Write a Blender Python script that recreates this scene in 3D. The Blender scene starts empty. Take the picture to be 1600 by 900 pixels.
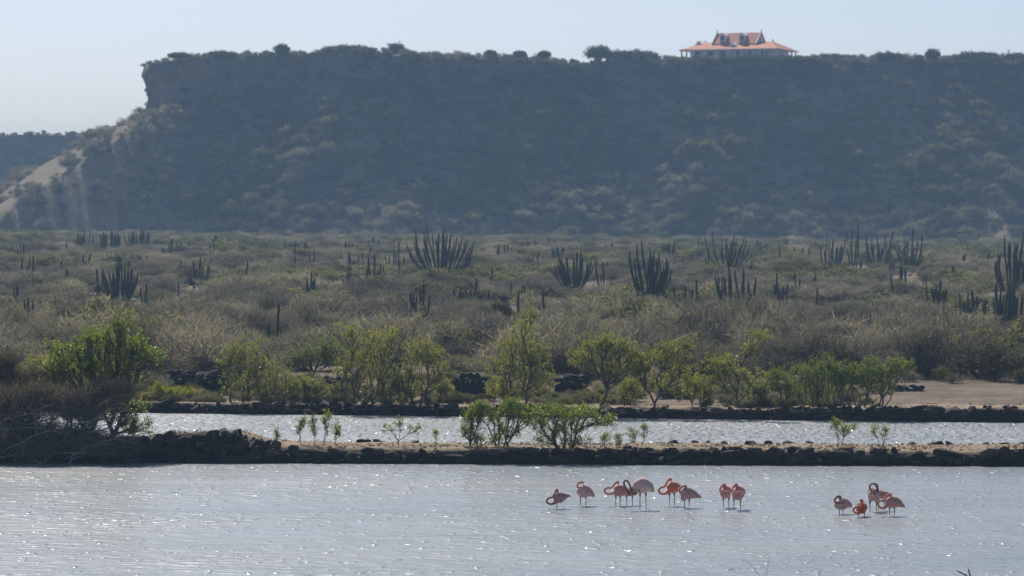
import bpy, bmesh, math, random
import numpy as np
from mathutils import Vector, Matrix

# ------------------------------------------------------------------ camera, sky, sun, exposure
SC = bpy.context.scene
COL = SC.collection
FPX, HC = 5640.0, 10.0                 # focal length in photo pixels (1600 wide), eye height
PITCH = math.atan(125.0 / FPX)
cam_d = bpy.data.cameras.new('camera'); cam = bpy.data.objects.new('camera', cam_d); COL.objects.link(cam)
cam.location = (0, 0, HC); cam.rotation_euler = (math.pi / 2 - PITCH, 0, 0)
cam_d.sensor_width = 36.0; cam_d.lens = FPX / 1600 * 36.0
cam_d.clip_start = 0.5; cam_d.clip_end = 9000
cam_d.dof.use_dof = True; cam_d.dof.focus_distance = 128; cam_d.dof.aperture_fstop = 2.3
SC.camera = cam

SUN_EL, SUN_AZ = math.radians(42.5), math.radians(14)     # behind the hill, a little to the left
world = bpy.data.worlds.new('World'); SC.world = world; world.use_nodes = True
wn = world.node_tree.nodes; wl = world.node_tree.links
sky = wn.new('ShaderNodeTexSky'); sky.sky_type = 'NISHITA'; sky.sun_disc = False
sky.sun_elevation = SUN_EL; sky.sun_rotation = -SUN_AZ
sky.altitude = 0; sky.air_density = 0.5; sky.dust_density = 0.85; sky.ozone_density = 1.5
wn['Background'].inputs['Strength'].default_value = 0.075
wl.new(sky.outputs[0], wn['Background'].inputs['Color'])
sun_d = bpy.data.lights.new('sun', 'SUN'); sun = bpy.data.objects.new('sun', sun_d); COL.objects.link(sun)
sun_d.energy = 4.2; sun_d.angle = math.radians(0.53); sun_d.color = (1.0, 0.95, 0.88)
SDIR = Vector((-math.sin(SUN_AZ) * math.cos(SUN_EL), math.cos(SUN_AZ) * math.cos(SUN_EL), math.sin(SUN_EL)))
sun.rotation_euler = SDIR.to_track_quat('Z', 'Y').to_euler()
sun.location = SDIR * 400

SC.view_settings.view_transform = 'Standard'; SC.view_settings.look = 'None'
SC.view_settings.exposure = 0.40; SC.view_settings.gamma = 1.0; SC.view_settings.use_curve_mapping = False
SC.cycles.use_denoising = True; SC.cycles.max_bounces = 6; SC.cycles.diffuse_bounces = 2
SC.cycles.glossy_bounces = 2; SC.cycles.transmission_bounces = 3; SC.cycles.volume_bounces = 0
SC.cycles.transparent_max_bounces = 8; SC.cycles.sample_clamp_indirect = 6.0
SC.cycles.use_adaptive_sampling = True; SC.cycles.adaptive_threshold = 0.015

# ------------------------------------------------------------------ helpers
RNG = np.random.default_rng(7)
cp, sp = math.cos(PITCH), math.sin(PITCH)

def at(px, py, d):
    """world point seen at photo pixel (px,py) at depth y=d"""
    xc, yc = (px - 800) / FPX, (450 - py) / FPX
    dx, dy, dz = xc, cp + yc * sp, -sp + yc * cp
    t = d / dy
    return Vector((dx * t, d, HC + dz * t))

def _h(ix, iy, iz):
    n = (ix * 374761393 + iy * 668265263 + iz * 2147483647 * 3 + 1013904223) & 0xffffffff
    n = ((n ^ (n >> 13)) * 1274126177) & 0xffffffff
    n = n ^ (n >> 16)
    return (n & 0xffff) / 65535.0

def vnoise(x, y, z=0.0):
    x = np.asarray(x, float); y = np.asarray(y, float); z = np.asarray(z, float) + 0 * x
    y = y + 0 * x
    ix, iy, iz = np.floor(x).astype(np.int64), np.floor(y).astype(np.int64), np.floor(z).astype(np.int64)
    fx, fy, fz = x - ix, y - iy, z - iz
    fx, fy, fz = [f * f * (3 - 2 * f) for f in (fx, fy, fz)]
    r = 0
    for a in (0, 1):
        for b in (0, 1):
            for c in (0, 1):
                w = (fx if a else 1 - fx) * (fy if b else 1 - fy) * (fz if c else 1 - fz)
                r = r + w * _h(ix + a, iy + b, iz + c)
    return r * 2 - 1

def fbm(x, y, z=0.0, o=4, g=0.5):
    s, a, t = 0, 1.0, 0
    x = np.asarray(x, float); y = np.asarray(y, float); z = np.asarray(z, float)
    for i in range(o):
        s = s + a * vnoise(x * 2 ** i + 17 * i, y * 2 ** i + 31 * i, z * 2 ** i + 7 * i); t += a; a *= g
    return s / t

def mesh_np(name, V, F, mat, tint=None, smooth=False):
    """V (n,3), F (m,k) arrays -> mesh"""
    V = np.asarray(V, np.float32); F = np.asarray(F, np.int32)
    me = bpy.data.meshes.new(name); k = F.shape[1]
    me.vertices.add(len(V)); me.vertices.foreach_set('co', V.ravel())
    me.loops.add(F.size); me.loops.foreach_set('vertex_index', F.ravel())
    me.polygons.add(len(F)); me.polygons.foreach_set('loop_start', np.arange(len(F), dtype=np.int32) * k)
    me.polygons.foreach_set('loop_total', np.full(len(F), k, np.int32))
    if smooth: me.polygons.foreach_set('use_smooth', np.ones(len(F), bool))
    if tint is not None:
        a = me.attributes.new('tint', 'FLOAT', 'FACE'); a.data.foreach_set('value', np.asarray(tint, np.float32))
    me.update(calc_edges=True)
    if mat: me.materials.append(mat)
    return me

def mesh_py(name, V, F, mat, smooth=False):
    me = bpy.data.meshes.new(name); me.from_pydata([tuple(v) for v in V], [], [tuple(f) for f in F]); me.update()
    if mat: me.materials.append(mat)
    if smooth:
        for p in me.polygons: p.use_smooth = True
    return me

def obj(name, me, parent=None, loc=(0, 0, 0), rot=(0, 0, 0), scale=(1, 1, 1)):
    o = bpy.data.objects.new(name, me); COL.objects.link(o); o.parent = parent
    o.location = loc; o.rotation_euler = rot; o.scale = scale
    return o

def tag(o, label, cat, group=None):
    o['label'] = label; o['category'] = cat
    if group: o['group'] = group
    return o

def thing(name, label, cat, loc=(0, 0, 0), rz=0.0, group=None):
    return tag(obj(name, None, None, loc, (0, 0, rz)), label, cat, group)

def structure(o): o['kind'] = 'structure'; return o
def stuff(o): o['kind'] = 'stuff'; return o

def spline(P, m):
    P = np.asarray(P, float); out = []
    Q = np.vstack([2 * P[0] - P[1], P, 2 * P[-1] - P[-2]])
    for i in range(1, len(Q) - 2):
        for s in range(m):
            t = s / m; a, b, c, d = Q[i - 1], Q[i], Q[i + 1], Q[i + 2]
            out.append(0.5 * (2 * b + (c - a) * t + (2 * a - 5 * b + 4 * c - d) * t * t + (3 * b - a - 3 * c + d) * t ** 3))
    out.append(P[-1]); return np.array(out)

class Nodes:
    def __init__(s, name):
        s.m = bpy.data.materials.new(name); s.m.use_nodes = True
        s.n = s.m.node_tree.nodes; s.l = s.m.node_tree.links; s.b = s.n['Principled BSDF']; s.out = s.n['Material Output']
    def add(s, t, **kw):
        x = s.n.new(t)
        for k, v in kw.items(): setattr(x, k, v)
        return x
    def set(s, node, **kw):
        for k, v in kw.items():
            node.inputs[k.replace('_', ' ')].default_value = v
        return node
    def link(s, a, b): s.l.new(a, b)
    def coord(s, kind='Object', scale=(1, 1, 1)):
        c = s.add('ShaderNodeTexCoord'); mp = s.add('ShaderNodeMapping'); mp.inputs['Scale'].default_value = scale
        s.link(c.outputs[kind], mp.inputs[0]); return mp.outputs[0]
    def wpos(s, scale=(1, 1, 1)):
        c = s.add('ShaderNodeNewGeometry'); mp = s.add('ShaderNodeMapping'); mp.inputs['Scale'].default_value = scale
        s.link(c.outputs['Position'], mp.inputs[0]); return mp.outputs[0]
    def noise(s, vec, scale, detail=4, rough=0.55):
        t = s.add('ShaderNodeTexNoise'); t.inputs['Scale'].default_value = scale
        t.inputs['Detail'].default_value = detail; t.inputs['Roughness'].default_value = rough
        s.link(vec, t.inputs['Vector']); return t.outputs[0]
    def ramp(s, fac, stops):
        r = s.add('ShaderNodeValToRGB'); e = r.color_ramp.elements
        while len(e) < len(stops): e.new(0.5)
        for i, (p, c) in enumerate(stops):
            e[i].position = p; e[i].color = (*c, 1) if len(c) == 3 else c
        s.link(fac, r.inputs[0]); return r.outputs[0]
    def mix(s, fac, a, b, blend='MIX'):
        m = s.add('ShaderNodeMix', data_type='RGBA', blend_type=blend)
        for v, i in ((fac, 0), (a, 6), (b, 7)):
            if isinstance(v, (int, float)): m.inputs[i].default_value = v
            elif isinstance(v, tuple): m.inputs[i].default_value = (*v, 1)
            else: s.link(v, m.inputs[i])
        return m.outputs[2]
    def bump(s, h, dist, strength=1.0, target=None):
        b = s.add('ShaderNodeBump'); b.inputs['Distance'].default_value = dist; b.inputs['Strength'].default_value = strength
        s.link(h, b.inputs['Height']); s.link(b.outputs[0], (target or s.b).inputs['Normal']); return b

def plain_mat(name, c, rough=0.7, var=0.25, scale=6.0, bump=0.0, spec=0.3):
    k = Nodes(name); v = k.coord()
    n = k.noise(v, scale, 5)
    lo = tuple(x * (1 - var) for x in c); hi = tuple(min(1, x * (1 + var)) for x in c)
    k.link(k.ramp(n, [(0.3, lo), (0.7, hi)]), k.b.inputs['Base Color'])
    k.b.inputs['Roughness'].default_value = rough; k.b.inputs['Specular IOR Level'].default_value = spec
    if bump: k.bump(k.noise(v, scale * 3, 5), bump)
    return k.m

def leaf_mat(name, cols, trans=0.4, rough=0.45, spec=0.4, per_object=0.0):
    """cols: three leaf colours blended by the per-leaf tint"""
    k = Nodes(name)
    a = k.add('ShaderNodeAttribute', attribute_name='tint')
    c = k.ramp(a.outputs['Fac'], [(0.0, cols[0]), (0.5, cols[1]), (1.0, cols[2])])
    if per_object:
        c = k.mix(1.0, c, k.ramp(k.noise(k.wpos(), 0.055, 3, 0.6), [(0.36, (0.62, 0.62, 0.66)), (0.5, (1.0, 1.0, 1.0)), (0.64, (1.4, 1.36, 1.25))]), 'MULTIPLY')
        oi = k.add('ShaderNodeObjectInfo')
        f = k.ramp(oi.outputs['Random'], [(0, (1 - per_object * 1.6,) * 3), (1, (1 + per_object * 1.2,) * 3)])
        c = k.mix(1.0, c, f, 'MULTIPLY')
    k.link(c, k.b.inputs['Base Color'])
    k.b.inputs['Roughness'].default_value = rough; k.b.inputs['Specular IOR Level'].default_value = spec
    t = k.add('ShaderNodeBsdfTranslucent')
    k.link(k.mix(1.0, c, (1.0, 1.0, 0.55), 'MULTIPLY'), t.inputs['Color'])
    mx = k.add('ShaderNodeMixShader'); mx.inputs[0].default_value = trans
    k.link(k.b.outputs[0], mx.inputs[1]); k.link(t.outputs[0], mx.inputs[2]); k.link(mx.outputs[0], k.out.inputs[0])
    return k.m

# ------------------------------------------------------------------ materials
M = {}
def water_mat(name, amp, big, crest, lo, sharp, film):
    k = Nodes(name)
    def mth(op, a, b=None, c=None):
        m = k.add('ShaderNodeMath', operation=op)
        for i, v in enumerate((a, b, c)):
            if v is None: continue
            if isinstance(v, (int, float)): m.inputs[i].default_value = v
            else: k.link(v, m.inputs[i])
        return m.outputs[0]
    h1 = k.noise(k.wpos((0.55, 1.0, 1.0)), 2.6, 2, 0.5); h2 = k.noise(k.wpos((0.30, 0.8, 1.0)), 0.8, 2, 0.5)
    g = k.noise(k.wpos((0.10, 0.16, 1)), 1.0, 3, 0.6)                 # gusts
    gust = k.add('ShaderNodeMapRange'); k.link(g, gust.inputs[0])
    for i, v in enumerate((0.35, 0.65, 0.55, 1.25)): gust.inputs[i + 1].default_value = v
    base = mth('MULTIPLY', mth('MULTIPLY_ADD', h2, big, h1), gust.outputs[0])
    # short steep wavelets that catch the sun
    c = k.noise(k.wpos((0.8, 0.45, 1.0)), 3.2, 1.0, 0.5)
    cr = k.add('ShaderNodeMapRange'); k.link(c, cr.inputs[0]); cr.interpolation_type = 'SMOOTHSTEP'
    for i, v in enumerate((lo, lo + 0.20, 0.0, 1.0)): cr.inputs[i + 1].default_value = v
    cres = mth('MULTIPLY', cr.outputs[0], mth('MULTIPLY', gust.outputs[0], crest))
    bp = k.bump(mth('MULTIPLY_ADD', base, amp, cres), 1.0)
    col = k.ramp(k.noise(k.wpos((0.05, 0.12, 1)), 1.0, 4), [(0.3, (0.225, 0.27, 0.30)), (0.7, (0.32, 0.335, 0.335))])
    k.link(col, k.b.inputs['Base Color'])
    k.b.inputs['Roughness'].default_value = film; k.b.inputs['IOR'].default_value = 1.33
    # the wind-roughened film, and through it the sharper facets that flash
    g2 = k.add('ShaderNodeBsdfPrincipled'); k.link(col, g2.inputs['Base Color']); g2.inputs['Roughness'].default_value = 0.055; g2.inputs['IOR'].default_value = 1.33
    k.link(bp.outputs[0], g2.inputs['Normal'])
    mx = k.add('ShaderNodeMixShader'); mx.inputs[0].default_value = sharp
    k.link(k.b.outputs[0], mx.inputs[1]); k.link(g2.outputs[0], mx.inputs[2]); k.link(mx.outputs[0], k.out.inputs[0])
    return k.m
M['water'] = water_mat('lagoon_water', 0.095, 0.55, 0.06, 0.60, 0.45, 0.33)
M['water_rear'] = water_mat('salt_pond_water', 0.17, 0.9, 0.11, 0.45, 0.5, 0.50)

def ground_mat():
    k = Nodes('dry_ground'); p = k.wpos()
    n = k.noise(p, 0.25, 6, 0.65); n2 = k.noise(p, 3.0, 6, 0.7); n3 = k.noise(k.wpos((0.06, 0.12, 1)), 1.0, 4)
    soil = k.ramp(n, [(0.3, (0.14, 0.105, 0.08)), (0.5, (0.205, 0.16, 0.125)), (0.72, (0.28, 0.23, 0.18))])
    speck = k.ramp(n2, [(0.35, (0.6, 0.6, 0.6)), (0.65, (1.15, 1.12, 1.08))])
    c = k.mix(1.0, soil, speck, 'MULTIPLY')
    grass = k.ramp(n3, [(0.56, (0, 0, 0)), (0.64, (1, 1, 1))])
    c = k.mix(grass, c, (0.13, 0.15, 0.055))
    k.link(c, k.b.inputs['Base Color']); k.b.inputs['Roughness'].default_value = 0.95; k.b.inputs['Specular IOR Level'].default_value = 0.1
    k.bump(n2, 0.12)
    return k.m
M['ground'] = ground_mat()

def bank_mat(name, top, side):
    k = Nodes(name); p = k.wpos()
    n2 = k.noise(p, 5.0, 6, 0.75); n1 = k.noise(p, 0.7, 4)
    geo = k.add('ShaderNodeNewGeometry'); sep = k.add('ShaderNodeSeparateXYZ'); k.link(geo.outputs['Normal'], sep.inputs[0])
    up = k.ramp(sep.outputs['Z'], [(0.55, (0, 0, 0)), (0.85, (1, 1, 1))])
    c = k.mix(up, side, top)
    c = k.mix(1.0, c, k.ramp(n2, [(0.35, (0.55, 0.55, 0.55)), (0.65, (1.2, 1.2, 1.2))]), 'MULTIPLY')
    c = k.mix(1.0, c, k.ramp(n1, [(0.35, (0.82, 0.8, 0.78)), (0.65, (1.1, 1.08, 1.05))]), 'MULTIPLY')
    k.link(c, k.b.inputs['Base Color']); k.b.inputs['Roughness'].default_value = 0.95; k.b.inputs['Specular IOR Level'].default_value = 0.1
    k.bump(n2, 0.08)
    return k.m
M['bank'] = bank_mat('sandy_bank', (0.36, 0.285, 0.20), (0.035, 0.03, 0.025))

def stone_mat(name, lo, hi, rough=0.85):
    k = Nodes(name); v = k.coord(); oi = k.add('ShaderNodeObjectInfo')
    r = k.ramp(oi.outputs['Random'], [(0, lo), (0.75, tuple((a + b) / 2 for a, b in zip(lo, hi))), (1, hi)])
    n = k.noise(v, 2.5, 6, 0.7)
    c = k.mix(1.0, r, k.ramp(n, [(0.35, (0.55, 0.55, 0.57)), (0.68, (1.35, 1.3, 1.2))]), 'MULTIPLY')
    k.link(c, k.b.inputs['Base Color']); k.b.inputs['Roughness'].default_value = rough; k.b.inputs['Specular IOR Level'].default_value = 0.25
    k.bump(k.noise(v, 5, 6, 0.7), 0.12)
    return k.m
M['stone'] = stone_mat('dark_stone', (0.024, 0.022, 0.02), (0.13, 0.11, 0.085))
M['stone_blue'] = stone_mat('ruin_stone', (0.05, 0.052, 0.055), (0.11, 0.11, 0.11))
M['gravel'] = stone_mat('pale_gravel', (0.24, 0.19, 0.135), (0.42, 0.35, 0.27))
M['bark'] = plain_mat('grey_brown_bark', (0.11, 0.085, 0.065), 0.9, 0.35, 8)
M['deadwood'] = plain_mat('dead_grey_wood', (0.33, 0.29, 0.25), 0.85, 0.4, 5)
M['palewood'] = plain_mat('bleached_wood', (0.42, 0.38, 0.33), 0.8, 0.3, 5)
M['blackwood'] = plain_mat('wet_black_wood', (0.03, 0.027, 0.025), 0.6, 0.3, 8)
M['leaf_green'] = leaf_mat('mangrove_leaf_green', [(0.075, 0.105, 0.018), (0.17, 0.22, 0.045), (0.30, 0.35, 0.095)], 0.62, 0.38, 0.5)
M['leaf_olive'] = leaf_mat('mangrove_leaf_olive', [(0.12, 0.135, 0.035), (0.24, 0.25, 0.075), (0.38, 0.37, 0.13)], 0.62, 0.42, 0.5)
M['leaf_yellow'] = leaf_mat('weed_leaf_yellow', [(0.19, 0.20, 0.016), (0.31, 0.31, 0.03), (0.44, 0.41, 0.06)], 0.55, 0.5, 0.3)
M['leaf_soft'] = leaf_mat('shrub_leaf_soft_green', [(0.09, 0.125, 0.032), (0.165, 0.21, 0.06), (0.25, 0.29, 0.095)], 0.55, 0.55, 0.3)
M['leaf_dark'] = leaf_mat('hilltop_leaf', [(0.03, 0.045, 0.018), (0.05, 0.07, 0.028), (0.085, 0.10, 0.045)], 0.3, 0.6, 0.2)
M['scrub_twig'] = leaf_mat('scrub_twig_grey', [(0.16, 0.142, 0.135), (0.26, 0.235, 0.222), (0.385, 0.35, 0.33)], 0.32, 0.9, 0.1, 0.3)
M['scrub_olive'] = leaf_mat('scrub_leaf_olive', [(0.10, 0.10, 0.05), (0.17, 0.165, 0.085), (0.24, 0.23, 0.125)], 0.42, 0.7, 0.15, 0.3)
M['scrub_green'] = leaf_mat('scrub_leaf_green', [(0.075, 0.095, 0.035), (0.125, 0.145, 0.06), (0.18, 0.20, 0.085)], 0.42, 0.65, 0.2, 0.25)
M['brush_twig'] = leaf_mat('brush_twig_brown', [(0.10, 0.078, 0.058), (0.18, 0.145, 0.11), (0.32, 0.27, 0.215)], 0.2, 0.85, 0.15)
M['cactus'] = plain_mat('cactus_skin', (0.045, 0.06, 0.042), 0.75, 0.35, 3, 0.0, 0.25)

# ------------------------------------------------------------------ terrain
GD = [-400, 0, 150, 165, 171, 176, 190, 250, 313, 400, 500, 600, 700, 900, 2600]
GZ = [-1.5, -1.5, -1.2, -0.9, -0.2, 0.42, 0.72, 1.15, 1.65, 2.55, 3.1, 3.3, 3.2, 3.0, 3.0]
def dike_y(x, rear):
    """front waterline of the two dikes"""
    if rear: return np.interp(x, [-60, -17.5, 23.8, 60], [182, 176, 168, 163])
    return np.interp(x, [-60, -20, 19.8, 60], [144, 142.0, 139.6, 138])
def gz(x, y):
    x = np.asarray(x, float); y = np.asarray(y, float)
    yy = y - (dike_y(x, True) - 171.5) * np.clip((260 - y) / 80, 0, 1)
    z = np.interp(yy, GD, GZ)
    far = np.clip((y - 260) / 330, 0, 1); far = far * far * (3 - 2 * far)
    z = z - 0.0095 * np.clip(x, -200, 200) * far
    land = np.clip((yy - 174) / 20, 0, 1)
    return z + land * (0.10 * fbm(x / 5, y / 5) + 0.35 * far * fbm(x / 40, y / 40))

def terrain():
    ys = np.concatenate([np.arange(-300, 150, 30), np.arange(150, 215, 0.8), np.arange(215, 420, 3), np.arange(420, 900, 12), np.arange(900, 2600, 80)])
    xs = np.concatenate([np.arange(-1500, -110, 70), np.arange(-110, -45, 4), np.arange(-45, 45, 0.9), np.arange(45, 110, 4), np.arange(110, 1501, 70)])
    X, Y = np.meshgrid(xs, ys)
    V = np.stack([X, Y, gz(X, Y)], -1).reshape(-1, 3)
    a, b = X.shape
    i = np.arange(a * b).reshape(a, b)
    F = np.stack([i[:-1, :-1], i[:-1, 1:], i[1:, 1:], i[1:, :-1]], -1).reshape(-1, 4)
    structure(obj('ground', mesh_np('ground', V, F, M['ground'], smooth=True)))
terrain()

def ground_at(px, py, lo=168.0, hi=760.0):
    """point of the terrain seen at a photo pixel"""
    ds = np.arange(lo, hi, 0.5)
    xc, yc = (px - 800) / FPX, (450 - py) / FPX
    t = ds / (cp + yc * sp)
    x = xc * t; z = HC + (-sp + yc * cp) * t
    g = gz(x, ds)
    k = np.argmax(z <= g) if np.any(z <= g) else len(ds) - 1
    return Vector((float(x[k]), float(ds[k]), float(g[k])))

def water_sheet(name, y0f, y1f, mat):
    xs = np.linspace(-150, 150, 121); V = []; F = []
    for r in range(9):
        t = r / 8
        for x in xs: V.append((x, y0f(x) * (1 - t) + y1f(x) * t, 0.0))
    n = len(xs)
    for r in range(8):
        for c in range(n - 1): F.append((r * n + c, r * n + c + 1, (r + 1) * n + c + 1, (r + 1) * n + c))
    structure(obj(name, mesh_np(name, V, F, mat, smooth=True)))
water_sheet('lagoon_water', lambda x: -60.0, lambda x: float(dike_y(x, False)) + 2.5, M['water'])
water_sheet('salt_pond_water', lambda x: float(dike_y(x, False)) + 2.5, lambda x: float(dike_y(x, True)) + 1.5, M['water_rear'])

# ------------------------------------------------------------------ plants: one generator for every branching thing
def tubes(P0, P1, R0, R1, k=4):
    P0, P1 = np.asarray(P0, float), np.asarray(P1, float)
    d = P1 - P0; L = np.linalg.norm(d, axis=1, keepdims=True); d = d / np.maximum(L, 1e-6)
    ref = np.where(np.abs(d[:, 2:3]) < 0.9, np.array([[0, 0, 1.0]]), np.array([[1.0, 0, 0]]))
    a = np.cross(d, ref); a /= np.linalg.norm(a, axis=1, keepdims=True); b = np.cross(d, a)
    V = np.zeros((len(d), 2, k, 3))
    for j in range(k):
        c, s = math.cos(2 * math.pi * j / k), math.sin(2 * math.pi * j / k)
        o = a * c + b * s
        V[:, 0, j] = P0 + o * np.asarray(R0)[:, None]; V[:, 1, j] = P1 + o * np.asarray(R1)[:, None]
    base = np.arange(len(d))[:, None] * 2 * k
    F = []
    for j in range(k):
        F.append(np.concatenate([base + j, base + (j + 1) % k, base + k + (j + 1) % k, base + k + j], 1))
    return V.reshape(-1, 3), np.stack(F, 1).reshape(-1, 4)

def grow(pts, roots, rng, jit=0.10, pen=0.5, rtip=0.006, rmax=0.14, sag=0.0):
    """join crown points to the roots by branches; returns tube ends and radii"""
    N = [np.array(r, float) for r in roots]; par = [-1] * len(N); ln = [0.0] * len(N)
    order = np.argsort(np.linalg.norm(pts - np.asarray(roots)[0], axis=1)); tips = []
    for i in order:
        p = pts[i]; A = np.array(N)
        cost = np.linalg.norm(A - p, axis=1) + pen * np.array(ln) + 0.6 * np.maximum(0, A[:, 2] - p[2])
        j = int(np.argmin(cost)); q = N[j]; L = np.linalg.norm(p - q); m = max(1, int(L / 0.28))
        m = min(m, 6); prev = j
        bow = rng.normal(0, jit * L, 3); bow[2] = abs(bow[2]) * 0.6 - sag * L
        for s in range(1, m + 1):
            t = s / m
            n = q + (p - q) * t + bow * math.sin(math.pi * t) + (rng.normal(0, 0.02, 3) if s < m else 0)
            N.append(n); par.append(prev); ln.append(ln[prev] + L / m); prev = len(N) - 1
        tips.append(prev)
    cnt = np.zeros(len(N))
    for t in tips: cnt[t] += 1
    for i in range(len(N) - 1, -1, -1):
        if par[i] >= 0: cnt[par[i]] += cnt[i]
    R = np.minimum(rmax, rtip * np.maximum(cnt, 1) ** 0.52)
    e = [i for i in range(len(N)) if par[i] >= 0]
    N = np.array(N); pr = [par[i] for i in e]
    r0 = np.minimum(R[pr], R[e] * 1.5)
    return N[pr], N[e], r0, R[e]

def blades(C, n, spread, ln, wd, rng, up=0.4, outc=None, out=0.5, tri=False):
    """n leaves or twigs scattered about each of the points C; one face each"""
    C = np.repeat(C, n, 0)
    o = rng.normal(0, 1, (len(C), 3)); o /= np.linalg.norm(o, axis=1, keepdims=True)
    P = C + o * (spread * rng.random((len(C), 1)) ** 0.5)
    a = rng.normal(0, 1, (len(C), 3)); a /= np.linalg.norm(a, axis=1, keepdims=True)
    a[:, 2] += up
    if outc is not None:
        w = P - np.asarray(outc); w /= np.maximum(np.linalg.norm(w, axis=1, keepdims=True), 1e-6); a += w * out
    a /= np.linalg.norm(a, axis=1, keepdims=True)
    b = np.cross(a, rng.normal(0, 1, (len(C), 3))); b /= np.maximum(np.linalg.norm(b, axis=1, keepdims=True), 1e-6)
    l = ln * rng.uniform(0.6, 1.25, (len(C), 1)); w = wd * rng.uniform(0.7, 1.2, (len(C), 1))
    if tri:
        V = np.stack([P - b * w / 2, P + b * w / 2, P + a * l], 1); F = np.arange(len(P) * 3).reshape(-1, 3)
    else:
        V = np.stack([P, P + a * l * 0.5 + b * w / 2, P + a * l, P + a * l * 0.5 - b * w / 2], 1); F = np.arange(len(P) * 4).reshape(-1, 4)
    return V.reshape(-1, 3), F, rng.random(len(P))

def lobe_points(lobes, n, rng, depth=0.9, shell=0.55):
    """random crown points in a list of (x, z, rx, rz) lobes, more of them near the surface"""
    w = np.array([l[2] * l[3] for l in lobes]); w = w / w.sum(); out = []
    for k, (x, z, rx, rz) in enumerate(lobes):
        m = max(3, int(round(n * w[k])))
        o = rng.normal(0, 1, (m, 3)); o /= np.linalg.norm(o, axis=1, keepdims=True)
        r = (shell + (1 - shell) * rng.random((m, 1))) * rng.uniform(0.75, 1.12, (m, 1))
        r *= np.where(rng.random((m, 1)) < 0.3, rng.random((m, 1)), 1)
        ry = min(max(rx, rz * 0.8), rx * 1.3) * depth
        out.append(np.array([x, 0, z]) + o * r * np.array([rx, ry, rz]))
    return np.concatenate(out)

def plant(name, label, cat, base, lobes, d_scale, n, leaf, seed, roots=None, per=26, spread=0.16, ls=0.085, lw=0.042, group=None, bark='bark', rtip=0.0055, rmax=0.10, up=0.5, crown='crown', trunk='trunk', ysp=0.9, jit=0.10, bare=0.0):
    """a tree or shrub. lobes are given in photo pixels and turned into metres at its own distance"""
    rng = np.random.default_rng(seed)
    bx, by = base[0], base[1]; loc = base[2]; s = FPX / d_scale
    L = [((x - bx) / s, (by - y) / s, rx / s, rz / s) for x, y, rx, rz in lobes]
    if name == 'mangrove_tree': L = [(x * 1.06, z, rx * 1.36, rz * 1.18) for x, z, rx, rz in L]
    n = int(n * 1.9); per = int(per * 1.0) if name != 'mangrove_sapling' else per
    pts = lobe_points(L, n, rng, ysp, 0.4); pts = pts[pts[:, 2] > 0.08]
    rts = [(0.0, 0, 0)] if roots is None else [((x - bx) / s, rng.uniform(-.25, .25), 0.0) for x in roots]
    P0, P1, R0, R1 = grow(pts, [(a, b, -0.12) for a, b, c in rts], rng, jit=jit, rtip=rtip, rmax=rmax * 0.7, pen=0.68)
    t = thing(name, label, cat, loc, 0, group)
    V, F = tubes(P0, P1, R0, R1, 5)
    obj(trunk, mesh_np(trunk, V, F, M[bark], smooth=True), t)
    if leaf:
        k = pts[rng.random(len(pts)) >= bare]
        cen = np.array([np.mean(pts[:, 0]), 0, max(0.1, np.mean(pts[:, 2]) * 0.6)])
        V, F, T = blades(k, per, spread, ls, lw, rng, up, cen, 0.6)
        T = np.clip(0.55 * T + 0.45 * (0.5 + 0.9 * fbm(V[::4, 0] * 1.3 + seed, V[::4, 2] * 1.3, V[::4, 1] * 1.3)), 0, 1)
        obj(crown, mesh_np(crown, V, F, M[leaf], T), t)
    return t

# ------------------------------------------------------------------ the mesa, its far neighbour and the growth on them
def rock_mat():
    k = Nodes('hill_rock_and_soil'); p = k.wpos()
    geo = k.add('ShaderNodeNewGeometry'); sep = k.add('ShaderNodeSeparateXYZ'); k.link(geo.outputs['True Normal'], sep.inputs[0])
    steep = k.ramp(sep.outputs['Z'], [(0.42, (1, 1, 1)), (0.62, (0, 0, 0))])
    n = k.noise(p, 0.25, 6, 0.7); n2 = k.noise(k.wpos((1, 1, 0.35)), 0.5, 6, 0.7); n3 = k.noise(p, 1.2, 5, 0.7)
    rock = k.ramp(n2, [(0.3, (0.10, 0.085, 0.07)), (0.5, (0.19, 0.165, 0.14)), (0.7, (0.30, 0.26, 0.21))])
    soil = k.ramp(n, [(0.3, (0.16, 0.13, 0.08)), (0.5, (0.27, 0.215, 0.14)), (0.72, (0.36, 0.29, 0.20))])
    soil = k.mix(1.0, soil, k.ramp(n3, [(0.35, (0.7, 0.7, 0.7)), (0.65, (1.15, 1.15, 1.15))]), 'MULTIPLY')
    k.link(k.mix(steep, soil, rock), k.b.inputs['Base Color']); k.b.inputs['Roughness'].default_value = 0.95
    k.b.inputs['Specular IOR Level'].default_value = 0.1
    k.bump(n3, 0.6)
    return k.m
M['hill'] = rock_mat()

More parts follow.
